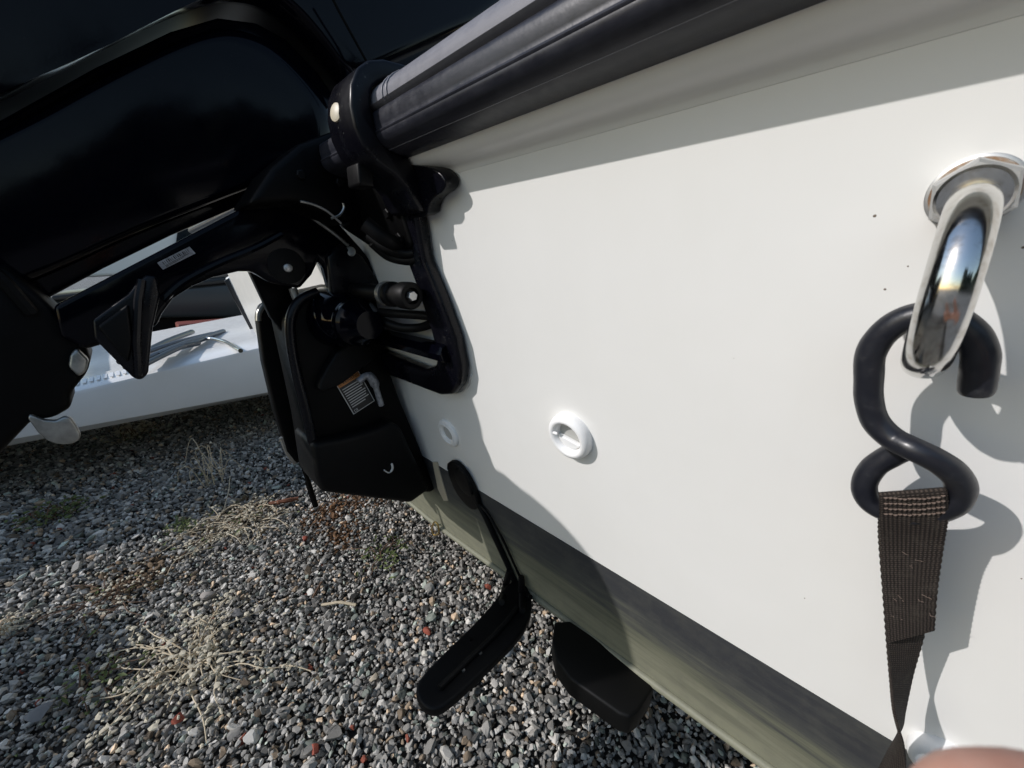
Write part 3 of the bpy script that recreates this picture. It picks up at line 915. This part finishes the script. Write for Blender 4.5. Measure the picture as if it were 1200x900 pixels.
for k in range(3):
    a_ = 2 * pi * k / 3 + 0.4
    e1 = gax.normalized().orthogonal().normalized()
    e2 = gax.normalized().cross(e1)
    rd = e1 * cos(a_) + e2 * sin(a_)
    td = gax.normalized().cross(rd) * 0.8 + gax.normalized() * 0.5
    hub = gc0 + gax.normalized() * 0.35
    pts = [hub + rd * r__ + td * w__ for r__, w__ in ((0.035, -0.02), (0.07, -0.05), (0.11, -0.055), (0.135, -0.02), (0.13, 0.03), (0.10, 0.055), (0.06, 0.045), (0.035, 0.02))]
    from_bm('propeller_blade', prism_bm(pts, rd.cross(td).normalized() * 0.006, 0.002, 2), M['alu'], gcs)
cw = swell(cowl_c, 0.69, 'cowl', 0.060, M['black'], 0.34, 10, motor, 0.30, 0.45)
from_bm('cowl_seam', tube_bm([onX(x, y, 0.627) for x, y in ((385, -12), (398, 14), (415, 45), (441, 92))], 0.0022, 8), M['dull'], cw)

# =================================================================== TRANSDUCER ARM on the transom
tr = root('transducer_arm', 'black plastic transducer arm hanging from the transom over gravel', 'transducer', tp(0.43, 0.40, 0.01))
mp_ = plateT('mount_plate', [(527, 541), (533, 537), (541, 541), (552, 556), (560, 572), (566, 590), (560, 596), (549, 588), (537, 572), (531, 556)], 0.0018, 0.010, M['plastic'], tr, 0.003, 3, 1)
from_bm('mount_cap', prism_bm(smooth_poly(pT([(533, 548), (543, 548), (552, 566), (556, 582), (545, 576), (536, 562)], 0.0118), 1), TN * 0.005, 0.002), M['plastic'], mp_)
pole = [onT(x, y, 0.007) for x, y in ((553, 578), (566, 600), (580, 630), (594, 660), (604, 684))]
from_bm('arm_tube', tube_bm(catmull(pole, 5), 0.0052, 12), M['plastic'], tr)
from_bm('cable', tube_bm(catmull([onT(x, y, 0.006) for x, y in ((561, 590), (573, 604), (589, 632), (602, 660), (613, 684))], 5), 0.0024, 8), M['plastic'], tr)
bz = 0.392
bp = [(590, 688), (604, 676), (622, 690), (624, 716), (610, 744), (566, 787), (524, 826), (506, 833), (492, 824), (486, 808), (492, 793), (520, 764), (556, 730), (580, 703)]
bl_ = from_bm('transducer_blade', prism_bm(smooth_poly([onZ(x, y, bz) for x, y in bp], 1), Vector((0, 0, -0.016)), 0.0045, 4), M['plastic'], tr)
rb = [onZ(x, y, bz + 0.004) for x, y in ((606, 712), (585, 738), (550, 772), (515, 806))]
from_bm('blade_ridge', tube_bm(catmull(rb, 5), 0.0042, 8), M['plastic'], bl_)
yk = bmesh.new()
for (x0, y0, x1, y1) in ((597, 668, 588, 706), (611, 676, 612, 716)):
    tube_bm([onT(x0, y0, 0.010), onT((x0 + x1) / 2, (y0 + y1) / 2, 0.018), onZ(x1, y1, bz + 0.006)], [0.0055, 0.0068, 0.0055], 10, yk)
from_bm('yoke', yk, M['plastic'], tr)
from_bm('pivot_pin', tube_bm([onT(594, 692, 0.016), onT(622, 700, 0.016)], 0.0042, 10), M['dull'], tr)
for x, y in ((552, 749), (563, 765), (543, 785)):
    pp = onZ(x, y, bz + 0.001)
    from_bm('blade_screw', lathe_bm(pp, Vector((0, 0, 1)), [(-0.002, 0.0028), (0.0012, 0.0026), (0.0016, 0.0)], 12), M['dull'] if x == 552 else M['alu'], bl_)

# =================================================================== TIE-DOWN STRAP with coated S-hook
strap = root('tie_down_strap', 'dark brown webbing strap with black coated S-hook on the stern eye', 'strap', tp(-0.03, 0.60, 0.03))
HO = 0.046
hp_ = [((1143, 461), HO), ((1147, 434), HO), ((1148, 412), HO), ((1138, 391), HO), ((1115, 374), HO), ((1087, 369), HO), ((1058, 375), HO), ((1034, 392), HO), ((1020, 415), HO), ((1018, 442), HO), ((1018, 468), HO), ((1026, 494), HO), ((1046, 514), HO + 0.002), ((1072, 527), HO + 0.006), ((1100, 541), HO + 0.004), ((1120, 557), HO), ((1126, 574), HO - 0.004), ((1116, 591), HO - 0.006), ((1094, 600), HO - 0.008), ((1066, 603), HO - 0.008), ((1036, 598), HO - 0.008), ((1017, 585), HO - 0.008), ((1013, 566), HO - 0.008), ((1024, 547), HO - 0.009), ((1044, 534), HO - 0.010), ((1058, 527), HO - 0.010)]
pth = catmull([onT(x, y, o_) for (x, y), o_ in hp_], 6)
hook = from_bm('s_hook', tube_bm(pth, [0.0052, 0.0058] + [0.0060 + 0.00004 * sin(q_ * 0.9) + 0.00006 * sin(q_ * 0.31) for q_ in range(len(pth) - 4)] + [0.0058, 0.0052], 20), M['vinyl'], strap, 50)

def ribbon(name, rows, th, parent, material=None, saw=0.00028):
    """rows of (left, right) 3D edge points, thickened, with woven scalloped edges"""
    bm = bmesh.new()
    uvl = bm.loops.layers.uv.new('UVMap')
    Ls = catmull([r[0] for r in rows], 14)
    Rs = catmull([r[1] for r in rows], 14)
    k = len(Ls)
    W_n = 6
    front, back = [], []
    dist = 0
    vv = []
    for i in range(k):
        if i:
            dist += (Ls[i] - Ls[i - 1]).length
        vv.append(dist)
        t = (Ls[min(i + 1, k - 1)] - Ls[max(i - 1, 0)])
        w = (Rs[i] - Ls[i])
        nn = w.cross(t).normalized()
        if nn.dot(TN) < 0 and False:
            nn = -nn
        e = w.normalized() * saw * (1 if i % 2 else -1)
        A, B = Ls[i] - e, Rs[i] + e
        front.append([bm.verts.new(A.lerp(B, j / W_n) + nn * th / 2) for j in range(W_n + 1)])
        back.append([bm.verts.new(A.lerp(B, j / W_n) - nn * th / 2) for j in range(W_n + 1)])
    def quad(a, b, c_, d, ua, ub, uc, ud):
        f = bm.faces.new((a, b, c_, d))
        for lp, u in zip(f.loops, (ua, ub, uc, ud)):
            lp[uvl].uv = u
    for i in range(k - 1):
        for j in range(W_n):
            us = [(j / W_n, vv[i] * 25), ((j + 1) / W_n, vv[i] * 25), ((j + 1) / W_n, vv[i + 1] * 25), (j / W_n, vv[i + 1] * 25)]
            quad(front[i][j], front[i][j + 1], front[i + 1][j + 1], front[i + 1][j], *us)
            quad(back[i][j + 1], back[i][j], back[i + 1][j], back[i + 1][j + 1], us[1], us[0], us[3], us[2])
        for s_, j in ((0, 0), (1, W_n)):
            us = [(0, vv[i] * 25), (0.04, vv[i] * 25), (0.04, vv[i + 1] * 25), (0, vv[i + 1] * 25)]
            a, b, c_, d = (back[i][j], front[i][j], front[i + 1][j], back[i + 1][j])
            quad(*((a, b, c_, d) if s_ == 0 else (d, c_, b, a)), *us)
    for r_, q_ in ((front[0], back[0]), (front[-1], back[-1])):
        for j in range(W_n):
            quad(r_[j], r_[j + 1], q_[j + 1], q_[j], (0, 0), (0.1, 0), (0.1, 0.04), (0, 0.04))
    return from_bm(name, bm, material or M['web'], parent, 40)
SO = HO - 0.008
main = [((1030, 597), (1106, 592), SO - 0.006, SO - 0.006), ((1029, 625), (1104, 622), SO - 0.006, SO - 0.006), ((1033, 680), (1096, 685), SO - 0.004, SO - 0.008), ((1038, 740), (1083, 742), SO, SO - 0.010), ((1043, 790), (1069, 790), SO + 0.004, SO - 0.012), ((1047, 830), (1060, 832), SO + 0.010, SO - 0.012), ((1052, 852), (1056, 853), SO + 0.013, SO - 0.010), ((1058, 872), (1042, 878), SO + 0.013, SO - 0.006), ((1062, 905), (1022, 915), SO + 0.012, SO + 0.010), ((1060, 960), (1000, 965), SO + 0.010, SO + 0.012)]
ribbon('webbing', [(onT(*l_, a), onT(*r_, b)) for l_, r_, a, b in main], 0.0018, strap)
lap = [((1034, 604), (1106, 597), SO - 0.002, SO - 0.002), ((1032, 590), (1108, 582), SO + 0.003, SO + 0.003), ((1030, 579), (1107, 573), SO + 0.0075, SO + 0.0075), ((1031, 584), (1110, 578), SO + 0.0095, SO + 0.0095), ((1031, 610), (1111, 605), SO + 0.0055, SO + 0.0055), ((1033, 640), (1106, 640), SO + 0.0005, SO + 0.0005), ((1036, 690), (1099, 690), SO + 0.0002, SO - 0.001), ((1040, 752), (1095, 738), SO + 0.0030, SO - 0.003)]
ribbon('webbing_lap', [(onT(*l_, a), onT(*r_, b)) for l_, r_, a, b in lap], 0.0018, strap)
th_ = bmesh.new()
for row in range(4):
    yy = 583 + row * 6.2
    for k in range(13):
        x = 1036 + k * 5.6
        jy = (k - 6) ** 2 * -0.06 + random.uniform(-0.6, 0.6)
        a = onT(x, yy + 2.6 + jy - (x - 1035) * 0.03, SO + 0.0108 - row * 0.0010)
        b = onT(x + 4.4, yy + 2.6 + jy - (x - 1035) * 0.03, SO + 0.0108 - row * 0.0010)
        tube_bm([a, a.lerp(b, 0.5) + TN * 0.0005, b], [0.0003, 0.00055, 0.0003], 6, th_)
o = from_bm('stitching', th_, M['thread'], strap)
lo_ = bmesh.new()
for k in range(12):     # frayed thread fuzz on the lap
    x, y = random.uniform(1042, 1090), random.choice((655, 660, 700, 722)) + random.uniform(-5, 5)
    a = onT(x, y, SO + 0.0016)
    tube_bm([a, a + Vector((random.uniform(-.002, .002), 0, random.uniform(-.001, .001))) + TN * 0.0006, a + Vector((random.uniform(-.003, .003), 0, random.uniform(-.001, .001)))], 0.00014, 4, lo_)
from_bm('frayed_thread', lo_, M['thread'], strap)

# =================================================================== NEIGHBOUR BOATS in the gap
nb = root('neighbour_boat', 'low white boat deck with black poles seen under the outboard motor', 'boat', (3.0, 0.0, 0.28))
def deck_z(y):
    return 0.53 - 0.135 * y if y < 0.78 else (0.43 + (y - 0.78) * 2.2 if y < 0.98 else 0.87)  # steps up out of view aft, shaped to throw shade on the gravel
ys = [-2.6, -1.8, -1.2, -0.7, -0.3, 0.0, 0.3, 0.55, 0.75, 0.98, 1.6, 2.4, 3.2]
bm = bmesh.new()
rows = []
for y in ys:
    z = deck_z(y)
    xo = 0.02 * max(0, y - 0.3)
    rows.append([bm.verts.new(v) for v in ((2.44 + xo, y, 0.275 - 0.01 * y), (2.405 + xo, y, 0.30), (2.40 + xo, y, z - 0.02), (2.408 + xo, y, z - 0.006), (2.43 + xo, y, z + 0.002), (2.62 + xo, y, z + 0.012), (2.66 + xo, y, z + 0.002), (3.0, y, z + 0.006), (3.9, y, z + 0.002), (3.96, y, z - 0.02), (3.94, y, 0.28))])
for a, b in zip(rows, rows[1:]):
    for i in range(len(a)):
        bm.faces.new((a[i], a[(i + 1) % len(a)], b[(i + 1) % len(a)], b[i]))
bm.faces.new(rows[0]); bm.faces.new(rows[-1][::-1])
from_bm('hull', bm, M['gel'], nb, 35)
# non-slip pad with fine ribs near the stern
pd = bmesh.new()
for k in range(16):
    y = 0.36 + k * 0.022
    box_bm((2.52, y, deck_z(y) + 0.0105), (0.10, 0.012, 0.002), 0, 1, None, pd)
o = from_bm('tread_pad', pd, M['wplastic'], nb, 0)
# poles and rails lying on the deck
M['tube_grey'] = mat('grey_anodised_tube', (0.10, 0.10, 0.11), 0.3, 0.7)
M['pole_black'] = mat('black_pole', (0.012, 0.012, 0.014), 0.3)
def dk(x, y, lift=0.0, X=None):
    return onZ(x, y, 0.53 + lift)
for k, (a, b, r_, mt) in enumerate((((150, 424), (225, 389), 0.016, 'pole_black'), ((148, 430), (262, 388), 0.014, 'tube_grey'), ((160, 432), (240, 397), 0.012, 'pole_black'), ((140, 424), (250, 391), 0.013, 'tube_grey'), ((186, 417), (232, 402), 0.015, 'pole_black'))):
    A, B = dk(*a, 0.03), dk(*b, 0.03)
    from_bm('deck_pole', tube_bm(catmull([A, A.lerp(B, 0.5) + Vector((0, 0, 0.01)), B], 4), r_, 10), M[mt], nb)
hr = [dk(x, y, 0.03) for x, y in ((170, 421), (205, 406), (240, 397), (262, 400), (276, 408), (282, 411))]
from_bm('hand_rail', tube_bm(catmull(hr, 5), 0.011, 10), M['steel'], nb)
# windscreen post and cabin side
plateX('cabin_side', [(268, 334), (266, 326), (284, 316), (300, 330), (340, 345), (340, 402), (302, 398), (292, 382), (281, 360)], 3.05, 0.06, M['gel'], nb, 0.008, 3)
plateX('window_trim', [(263, 329), (268, 326), (300, 392), (297, 393)], 3.03, 0.015, M['pole_black'], nb, 0.002, 2)
from_bm('skirt_cable', tube_bm(catmull([onX(x, y, 3.02) for x, y in ((272, 328), (284, 342), (292, 354), (300, 362))], 5), 0.008, 8), M['tube_grey'], nb)
# trailer bunks holding it up
for y in (-1.6, 1.5):
    from_bm('trailer_bunk', box_bm((3.15, y, 0.14), (1.0, 0.12, 0.27), 0.01), M['dull'], nb)

gb = root('grey_boat', 'dark grey boat hull far behind the white deck', 'boat', (6.6, 0.0, 0.55))
gy = [onX(x, y, 6.2) for x, y in ((60, 352), (275, 330), (300, 352), (285, 372), (120, 374), (60, 372))]
from_bm('hull', prism_bm(gy, Vector((1.4, 0, 0)), 0.05, 3), M['cowl_grey'], gb)
from_bm('gunwale', prism_bm([onX(x, y, 6.17) for x, y in ((60, 347), (275, 325), (276, 331), (60, 353))], Vector((1.46, 0, 0)), 0.01), M['pole_black'], gb)
cabp = pX([(20, 330), (20, 225), (250, 205), (300, 215), (315, 300), (262, 312), (225, 318)], 6.6)
from_bm('cabin', prism_bm(cabp, Vector((1.0, 0, 0)), 0.04, 3), M['gel'], gb)
from_bm('cabin_window', prism_bm(pX([(206, 286), (240, 268), (246, 246), (210, 256)], 6.58), Vector((0.03, 0, 0)), 0.0), M['glass'], gb)
from_bm('windscreen', prism_bm([onX(x, y, 6.5) for x, y in ((215, 331), (225, 318), (262, 312), (272, 325))], Vector((0.02, 0, 0)), 0.0), M['glass'], gb)
for xx in (6.5, 7.3):
    from_bm('stand', box_bm((xx, 0.4, 0.21), (0.3, 2.2, 0.55), 0.02), M['dull'], gb)
rbx = from_bm('red_trailer_box', box_bm(onX(262, 380, 5.2) + Vector((0.2, 0, -0.1)), (0.3, 0.75, 0.26), 0.02), M['redbox'])
tag(rbx, 'dark red box on the ground beyond the white deck', 'box')

# grass strip beyond
m = mat('rough_grass', (0.07, 0.1, 0.03), 0.7)
n = NT(m)
n.l(n.ramp(n.noise(n.coord(), 2.5, 5), [(0.35, (0.05, 0.085, 0.022)), (0.6, (0.12, 0.14, 0.05)), (0.8, (0.2, 0.18, 0.1))]), n.b.inputs['Base Color'])
M['grass'] = m
k = 26000
bx_ = rng.uniform(4.6, 9.5, k); by_ = rng.uniform(-2.5, 3.0, k)
hh = rng.uniform(0.06, 0.2, k); an = rng.uniform(0, 2 * pi, k); ln = rng.uniform(-0.05, 0.05, (k, 2))
V = np.zeros((k, 3, 3))
V[:, 0] = np.stack([bx_ - np.cos(an) * 0.008, by_ - np.sin(an) * 0.008, np.zeros(k)], -1)
V[:, 1] = np.stack([bx_ + np.cos(an) * 0.008, by_ + np.sin(an) * 0.008, np.zeros(k)], -1)
V[:, 2] = np.stack([bx_ + ln[:, 0], by_ + ln[:, 1], hh], -1)
me = bpy.data.meshes.new('grass')
me.vertices.add(k * 3); me.vertices.foreach_set('co', V.astype('f').ravel())
me.loops.add(k * 3); me.loops.foreach_set('vertex_index', np.arange(k * 3, dtype='i'))
me.polygons.add(k); me.polygons.foreach_set('loop_start', np.arange(0, k * 3, 3, dtype='i')); me.polygons.foreach_set('loop_total', np.full(k, 3, 'i'))
me.update(calc_edges=True)
gr = link_mesh('grass', me, M['grass'], None, 0)
gr['kind'] = 'stuff'

# =================================================================== WEEDS, TWIGS AND ODD STONES on the gravel
M['dry'] = mat('dry_stalk', (0.56, 0.47, 0.33), 0.8)
M['drypale'] = mat('dry_seed_head', (0.52, 0.47, 0.36), 0.9)
M['weed'] = mat('green_weed', (0.10, 0.13, 0.035), 0.7)
M['twig'] = mat('brown_twig', (0.13, 0.075, 0.045), 0.8)
M['bark'] = mat('bark_chip', (0.16, 0.06, 0.03), 0.85)
M['redstone'] = mat('red_stone', (0.26, 0.06, 0.035), 0.8)

def clump_bm(pts, r0, r1, bm):
    V0, F0 = ICO1
    for p_ in pts:
        r = random.uniform(r0, r1)
        sq = Vector((random.uniform(0.5, 1.4), random.uniform(0.5, 1.4), random.uniform(0.3, 0.8)))
        vs = [bm.verts.new(Vector(p_) + Vector((v[0] * sq.x, v[1] * sq.y, v[2] * sq.z)) * r * random.uniform(0.5, 1.3)) for v in V0]
        for f in F0:
            bm.faces.new([vs[i] for i in f])

def gpt(x, y, z=0.0):
    q = onZ(x, y, 0.0)
    q.z = float(ground_h(np.array([q.x]), np.array([q.y]))[0]) + z
    return q

def tuft(label, px, spread, nst, length, seeds, leaf, lift=0.05, stalk='dry', head='drypale', sr=(0.0025, 0.006)):
    c_ = gpt(*px)
    t = root('dry_weed' if leaf < 8 else 'green_weed', label, 'plant', c_, 'weeds growing through the gravel')
    bm = bmesh.new()
    tips = []
    for i in range(nst):
        a = random.uniform(0, 2 * pi)
        L = length * random.uniform(0.5, 1.1)
        s0 = c_ + Vector((random.uniform(-1, 1), random.uniform(-1, 1), 0)) * spread * 0.45
        d = Vector((cos(a), sin(a), 0))
        h0_ = 0
        h = lift * random.uniform(0.5, 1.3)
        P = [s0, s0 + d * L * 0.4 + Vector((0, 0, h)), s0 + d * L * 0.75 + Vector((random.uniform(-.02, .02), random.uniform(-.02, .02), h * 1.0)), s0 + d * L + Vector((random.uniform(-.02, .02), random.uniform(-.02, .02), h * 0.55))]
        tube_bm(catmull(P, 3), [0.0019 - 0.0009 * j / 9 for j in range(10)], 5, bm)
        tips += [P[1], P[2], P[3]]
    from_bm('stalks', bm, M[stalk], t)
    if seeds:
        bm = bmesh.new()
        pts = []
        for i in range(seeds):
            q = random.choice(tips) if i % 3 else c_ + Vector((random.gauss(0, spread * 0.6), random.gauss(0, spread * 0.6), random.uniform(0.006, 0.03)))
            pts.append(q + Vector((random.gauss(0, .012), random.gauss(0, .012), random.uniform(-.006, .02))))
        clump_bm(pts, sr[0], sr[1], bm)
        o = from_bm('seed_heads', bm, M[head], t, 0)
        o['kind'] = 'stuff'
    if leaf:
        bm = bmesh.new()
        for i in range(leaf):
            q = c_ + Vector((random.gauss(0, spread * 0.5), random.gauss(0, spread * 0.5), random.uniform(0.006, 0.03)))
            a = random.uniform(0, 2 * pi)
            d = Vector((cos(a), sin(a), random.uniform(-0.1, 0.8))) * random.uniform(0.012, 0.03)
            w = Vector((-sin(a), cos(a), 0)) * 0.004
            vs = [bm.verts.new(v) for v in (q, q + d * 0.5 + w + Vector((0, 0, .003)), q + d, q + d * 0.5 - w)]
            bm.faces.new(vs)
        o = from_bm('leaves', bm, M['weed'], t, 0)
        o['kind'] = 'stuff'
    return t
tuft('pale dry weed tuft with long straw stalks, nearest on the gravel', (232, 785), 0.13, 30, 0.20, 520, 0, 0.03, sr=(0.0035, 0.0075))
tuft('wide patch of dry brown weeds below the hanging motor casing', (275, 612), 0.22, 50, 0.15, 480, 40, 0.025, 'dry', 'drypale')
tuft('small grey-green weed in the shade of the white boat', (70, 605), 0.07, 10, 0.10, 120, 60, 0.06, 'twig', 'weed', (0.004, 0.009))
tuft('dim weed beside the shaded white hull bottom', (155, 515), 0.10, 14, 0.14, 120, 50, 0.07, 'twig', 'drypale', (0.005, 0.012))
tuft('straggly weed with upright stalks just inside the shaded gravel', (250, 565), 0.10, 12, 0.10, 30, 10, 0.16, 'dry', 'drypale')
tuft('bright green sprig at the edge of the shade', (215, 620), 0.05, 4, 0.05, 0, 60, 0.02, 'weed', 'weed')
tuft('low green sprig near the tan moss by the boat', (452, 655), 0.09, 12, 0.10, 10, 70, 0.02, 'twig', 'weed')
tuft('brown matted weed along the left lit gravel', (120, 705), 0.14, 22, 0.13, 160, 10, 0.02, 'twig', 'drypale')
tuft('dark shaded weed at the lower left on the gravel', (105, 810), 0.08, 12, 0.09, 60, 20, 0.03, 'twig', 'weed')
tuft('pale seed clump at the left edge of the picture', (5, 745), 0.05, 8, 0.06, 90, 0, 0.03, 'dry', 'drypale')
def stick(name, label, a, b, r_, mt, bend=0.01):
    A, B = gpt(*a, r_ + 0.012), gpt(*b, r_ + 0.012)
    mid = A.lerp(B, 0.5) + Vector((random.uniform(-bend, bend), random.uniform(-bend, bend), 0.006))
    o = from_bm(name, tube_bm(catmull([A, A.lerp(mid, 0.5), mid, B], 4), [r_ * random.uniform(0.7, 1.1) for _ in range(13)], 7), M[mt])
    tag(o, label, 'twig', 'twigs lying on the gravel')
stick('twig', 'short pale wood stick lying on the gravel, centre', (378, 717), (418, 716), 0.0045, 'dry')
stick('twig', 'reddish bark strip behind the hanging strap', (316, 592), (350, 586), 0.010, 'bark')
stick('twig', 'long thin brown stem arching across the lit gravel', (205, 660), (258, 612), 0.0022, 'twig', 0.03)
stick('twig', 'thin straw stalk right of the dry tuft', (330, 788), (366, 794), 0.0016, 'dry')
stick('twig', 'thin dry stalk in the shade near the white boat', (270, 560), (262, 600), 0.0022, 'dry')
stick('twig', 'brown broken twig below the tan moss', (368, 708), (378, 690), 0.004, 'twig')
def odd_stone(label, px, r_, mt, name='stone'):
    V0, F0 = ICO2
    bm = bmesh.new()
    q = gpt(*px, r_ * 0.55 + 0.006)
    sx = (random.uniform(0.9, 1.2), random.uniform(0.65, 0.9), random.uniform(0.45, 0.7))
    cuts = [(Vector((random.gauss(0, 1), random.gauss(0, 1), random.gauss(0, 1))).normalized(), random.uniform(0.45, 0.7)) for _ in range(6)]
    rz = Matrix.Rotation(random.uniform(0, 6), 3, 'Z')
    vs = []
    for v in V0:
        v = Vector(v)
        for nn_, d_ in cuts:
            e_ = v.dot(nn_) - d_
            if e_ > 0:
                v = v - nn_ * e_
        vs.append(bm.verts.new(q + rz @ Vector((v.x * sx[0], v.y * sx[1], v.z * sx[2])) * r_))
    for f in F0:
        bm.faces.new([vs[i] for i in f])
    o = from_bm(name, bm, mt, None, 25)
    tag(o, label, 'stone', 'loose stones that stand out')
gs = lambda nm, c_: mat(nm, c_, 0.75)
odd_stone('red stone chip below the pale dry tuft', (212, 852), 0.016, M['redstone'])
odd_stone('red stone chip left of the transducer arm', (501, 746), 0.014, M['redstone'])
odd_stone('small red stone chip above the bright gravel centre', (358, 636), 0.016, M['redstone'])
odd_stone('dark red stone chip at the bottom edge', (371, 884), 0.014, M['redstone'])
odd_stone('pale blue-grey stone under the transducer blade', (596, 772), 0.017, gs('pale_stone', (0.27, 0.29, 0.31)))
odd_stone('large tan-grey stone left of centre on lit gravel', (245, 703), 0.024, gs('tan_stone', (0.3, 0.27, 0.24)))
odd_stone('round dark grey stone right of the tan-grey one', (280, 727), 0.020, gs('dark_stone', (0.10, 0.10, 0.10)))
odd_stone('large flat grey stone at the lower left', (48, 843), 0.026, gs('grey_stone', (0.17, 0.17, 0.17)))
odd_stone('cream pebble beside the transducer blade tip', (498, 772), 0.011, gs('cream_stone', (0.5, 0.47, 0.4)))
odd_stone('pale tan stone at the centre of the gravel', (440, 800), 0.014, gs('tan_pebble', (0.42, 0.36, 0.27)))

# small brass drain plug hanging at the hull edge
o = from_bm('drain_plug_ring', tube_bm(catmull([onT(x, y, 0.012) for x, y in ((509, 612), (506, 620), (509, 627), (514, 624), (513, 615))], 5, True), 0.0022, 8, None, False), mat('brass', (0.5, 0.36, 0.14), 0.35, 0.8), boat)

# =================================================================== HAND at the corner of the picture
m = mat('skin', (0.50, 0.26, 0.19), 0.5, 0, 0.35)
n = NT(m)
c = n.coord()
n.l(n.ramp(n.noise(c, 120, 5), [(0.35, (0.46, 0.22, 0.155)), (0.7, (0.56, 0.32, 0.24))]), n.b.inputs['Base Color'])
n.b.inputs['Subsurface Weight'].default_value = 0.15
n.b.inputs['Subsurface Radius'].default_value = (0.004, 0.0015, 0.0008)
n.b.inputs['Subsurface Scale'].default_value = 0.5
n.bump(n.noise(c, 700, 4), 0.2, 0.0006)
M['skin'] = m

def camp(r_, u_, f_):
    return CAM + RGT * r_ + UPV * u_ + FWD * f_

# index finger lies across under the lens; the palm and other fingers are below and right of the phone
hand_chains = {
    'index': ([(0.118, -0.095, 0.030), (0.086, -0.062, 0.046), (0.062, -0.0520, 0.0465), (0.0478, -0.0520, 0.0455)], [0.0098, 0.0090, 0.0084, 0.0072]),
    'middle': ([(0.125, -0.107, 0.022), (0.098, -0.098, 0.046), (0.072, -0.092, 0.048), (0.056, -0.091, 0.040)], [0.0100, 0.0092, 0.0086, 0.0074]),
    'ring': ([(0.128, -0.121, 0.014), (0.102, -0.118, 0.040), (0.078, -0.114, 0.042), (0.062, -0.112, 0.034)], [0.0096, 0.0088, 0.0082, 0.0070]),
    'little': ([(0.128, -0.134, 0.006), (0.108, -0.136, 0.026), (0.088, -0.134, 0.028), (0.074, -0.132, 0.022)], [0.0086, 0.0078, 0.0072, 0.0062]),
    'thumb': ([(0.165, -0.105, -0.040), (0.140, -0.080, -0.030), (0.116, -0.066, -0.028), (0.100, -0.058, -0.026)], [0.0130, 0.0115, 0.0105, 0.0086])}
V_, E_, Rr = [], [], []
def sv(p_, r_):
    V_.append(camp(*p_)); Rr.append(r_); return len(V_) - 1
wrist = sv((0.215, -0.150, -0.055), 0.029)
fore = sv((0.300, -0.215, -0.110), 0.036)
fore2 = sv((0.420, -0.310, -0.190), 0.042)
palm = sv((0.172, -0.130, -0.020), 0.027)
E_ += [(fore2, fore), (fore, wrist), (wrist, palm)]
for nm, (P, R_) in hand_chains.items():
    prev = palm if nm != 'thumb' else wrist
    for q, r_ in zip(P, R_):
        i = sv(q, r_)
        E_.append((prev, i))
        prev = i
me = bpy.data.meshes.new('hand')
me.from_pydata([v[:] for v in V_], E_, [])
ho = bpy.data.objects.new('hand_src', me)
col.objects.link(ho)
md = ho.modifiers.new('skin', 'SKIN')
for i, sv_ in enumerate(me.skin_vertices[0].data):
    sv_.radius = (Rr[i], Rr[i])
    sv_.use_root = (i == palm)
md.branch_smoothing = 0.4
ho.modifiers.new('sub', 'SUBSURF').levels = 2
dg = bpy.context.evaluated_depsgraph_get()
hm = bpy.data.meshes.new_from_object(ho.evaluated_get(dg))
bpy.data.objects.remove(ho)
hand = link_mesh('person', hm, M['skin'], None, 180)
tag(hand, 'fingertip of a person holding the camera, at the lower right corner', 'person')

# =================================================================== UNSEEN DRUM added aft of the motor to shade the near gravel
drum = root('shade_drum', 'unseen drum added aft of the motor to shade the gravel', 'drum', (1.86, 1.97, 0.0))
dp = [(0.0, 0.27), (0.0, 0.285), (0.02, 0.29), (0.28, 0.285), (0.295, 0.297), (0.31, 0.285), (0.58, 0.285), (0.595, 0.297), (0.61, 0.285), (0.86, 0.285), (0.88, 0.29), (0.88, 0.275), (0.865, 0.27), (0.865, 0.0)]
from_bm('shade_drum_body', lathe_bm((1.86, 1.97, 0.0), (0, 0, 1), dp, 40), M['navy'], drum)
from_bm('bung', lathe_bm((1.98, 2.03, 0.865), (0, 0, 1), [(0, 0.035), (0.012, 0.035), (0.014, 0.0)], 16), M['bolt'], drum)

# =================================================================== TREES behind the viewpoint: they only show as reflections in the black paint
m = mat('conifer_foliage', (0.03, 0.045, 0.02), 0.8)
M['leafy'] = m
k = 5000
ang = rng.uniform(-0.95, 0.95, k)
R_ = rng.uniform(15, 19, k)
top = 4.4 + 1.5 * np.sin(ang * 5.3) + 0.9 * np.sin(ang * 13.1 + 1) + 0.5 * np.sin(ang * 31)
zz = rng.uniform(0, 1, k) ** 0.8 * np.clip(top, 1.6, 9)
P = np.stack([-R_ * np.cos(ang) , -R_ * np.sin(ang) * 1.0, zz], -1)
d1 = rng.normal(size=(k, 3)) * 0.45
d2 = rng.normal(size=(k, 3)) * 0.45
V = np.stack([P - d1, P + d2, P + d1, P - d2], 1)
me = bpy.data.meshes.new('tree_line')
me.vertices.add(k * 4); me.vertices.foreach_set('co', V.astype('f').ravel())
me.loops.add(k * 4); me.loops.foreach_set('vertex_index', np.arange(k * 4, dtype='i'))
me.polygons.add(k); me.polygons.foreach_set('loop_start', np.arange(0, k * 4, 4, dtype='i')); me.polygons.foreach_set('loop_total', np.full(k, 4, 'i'))
me.update(calc_edges=True)
tl = link_mesh('tree_line', me, M['leafy'], None, 0)
tl['kind'] = 'stuff'
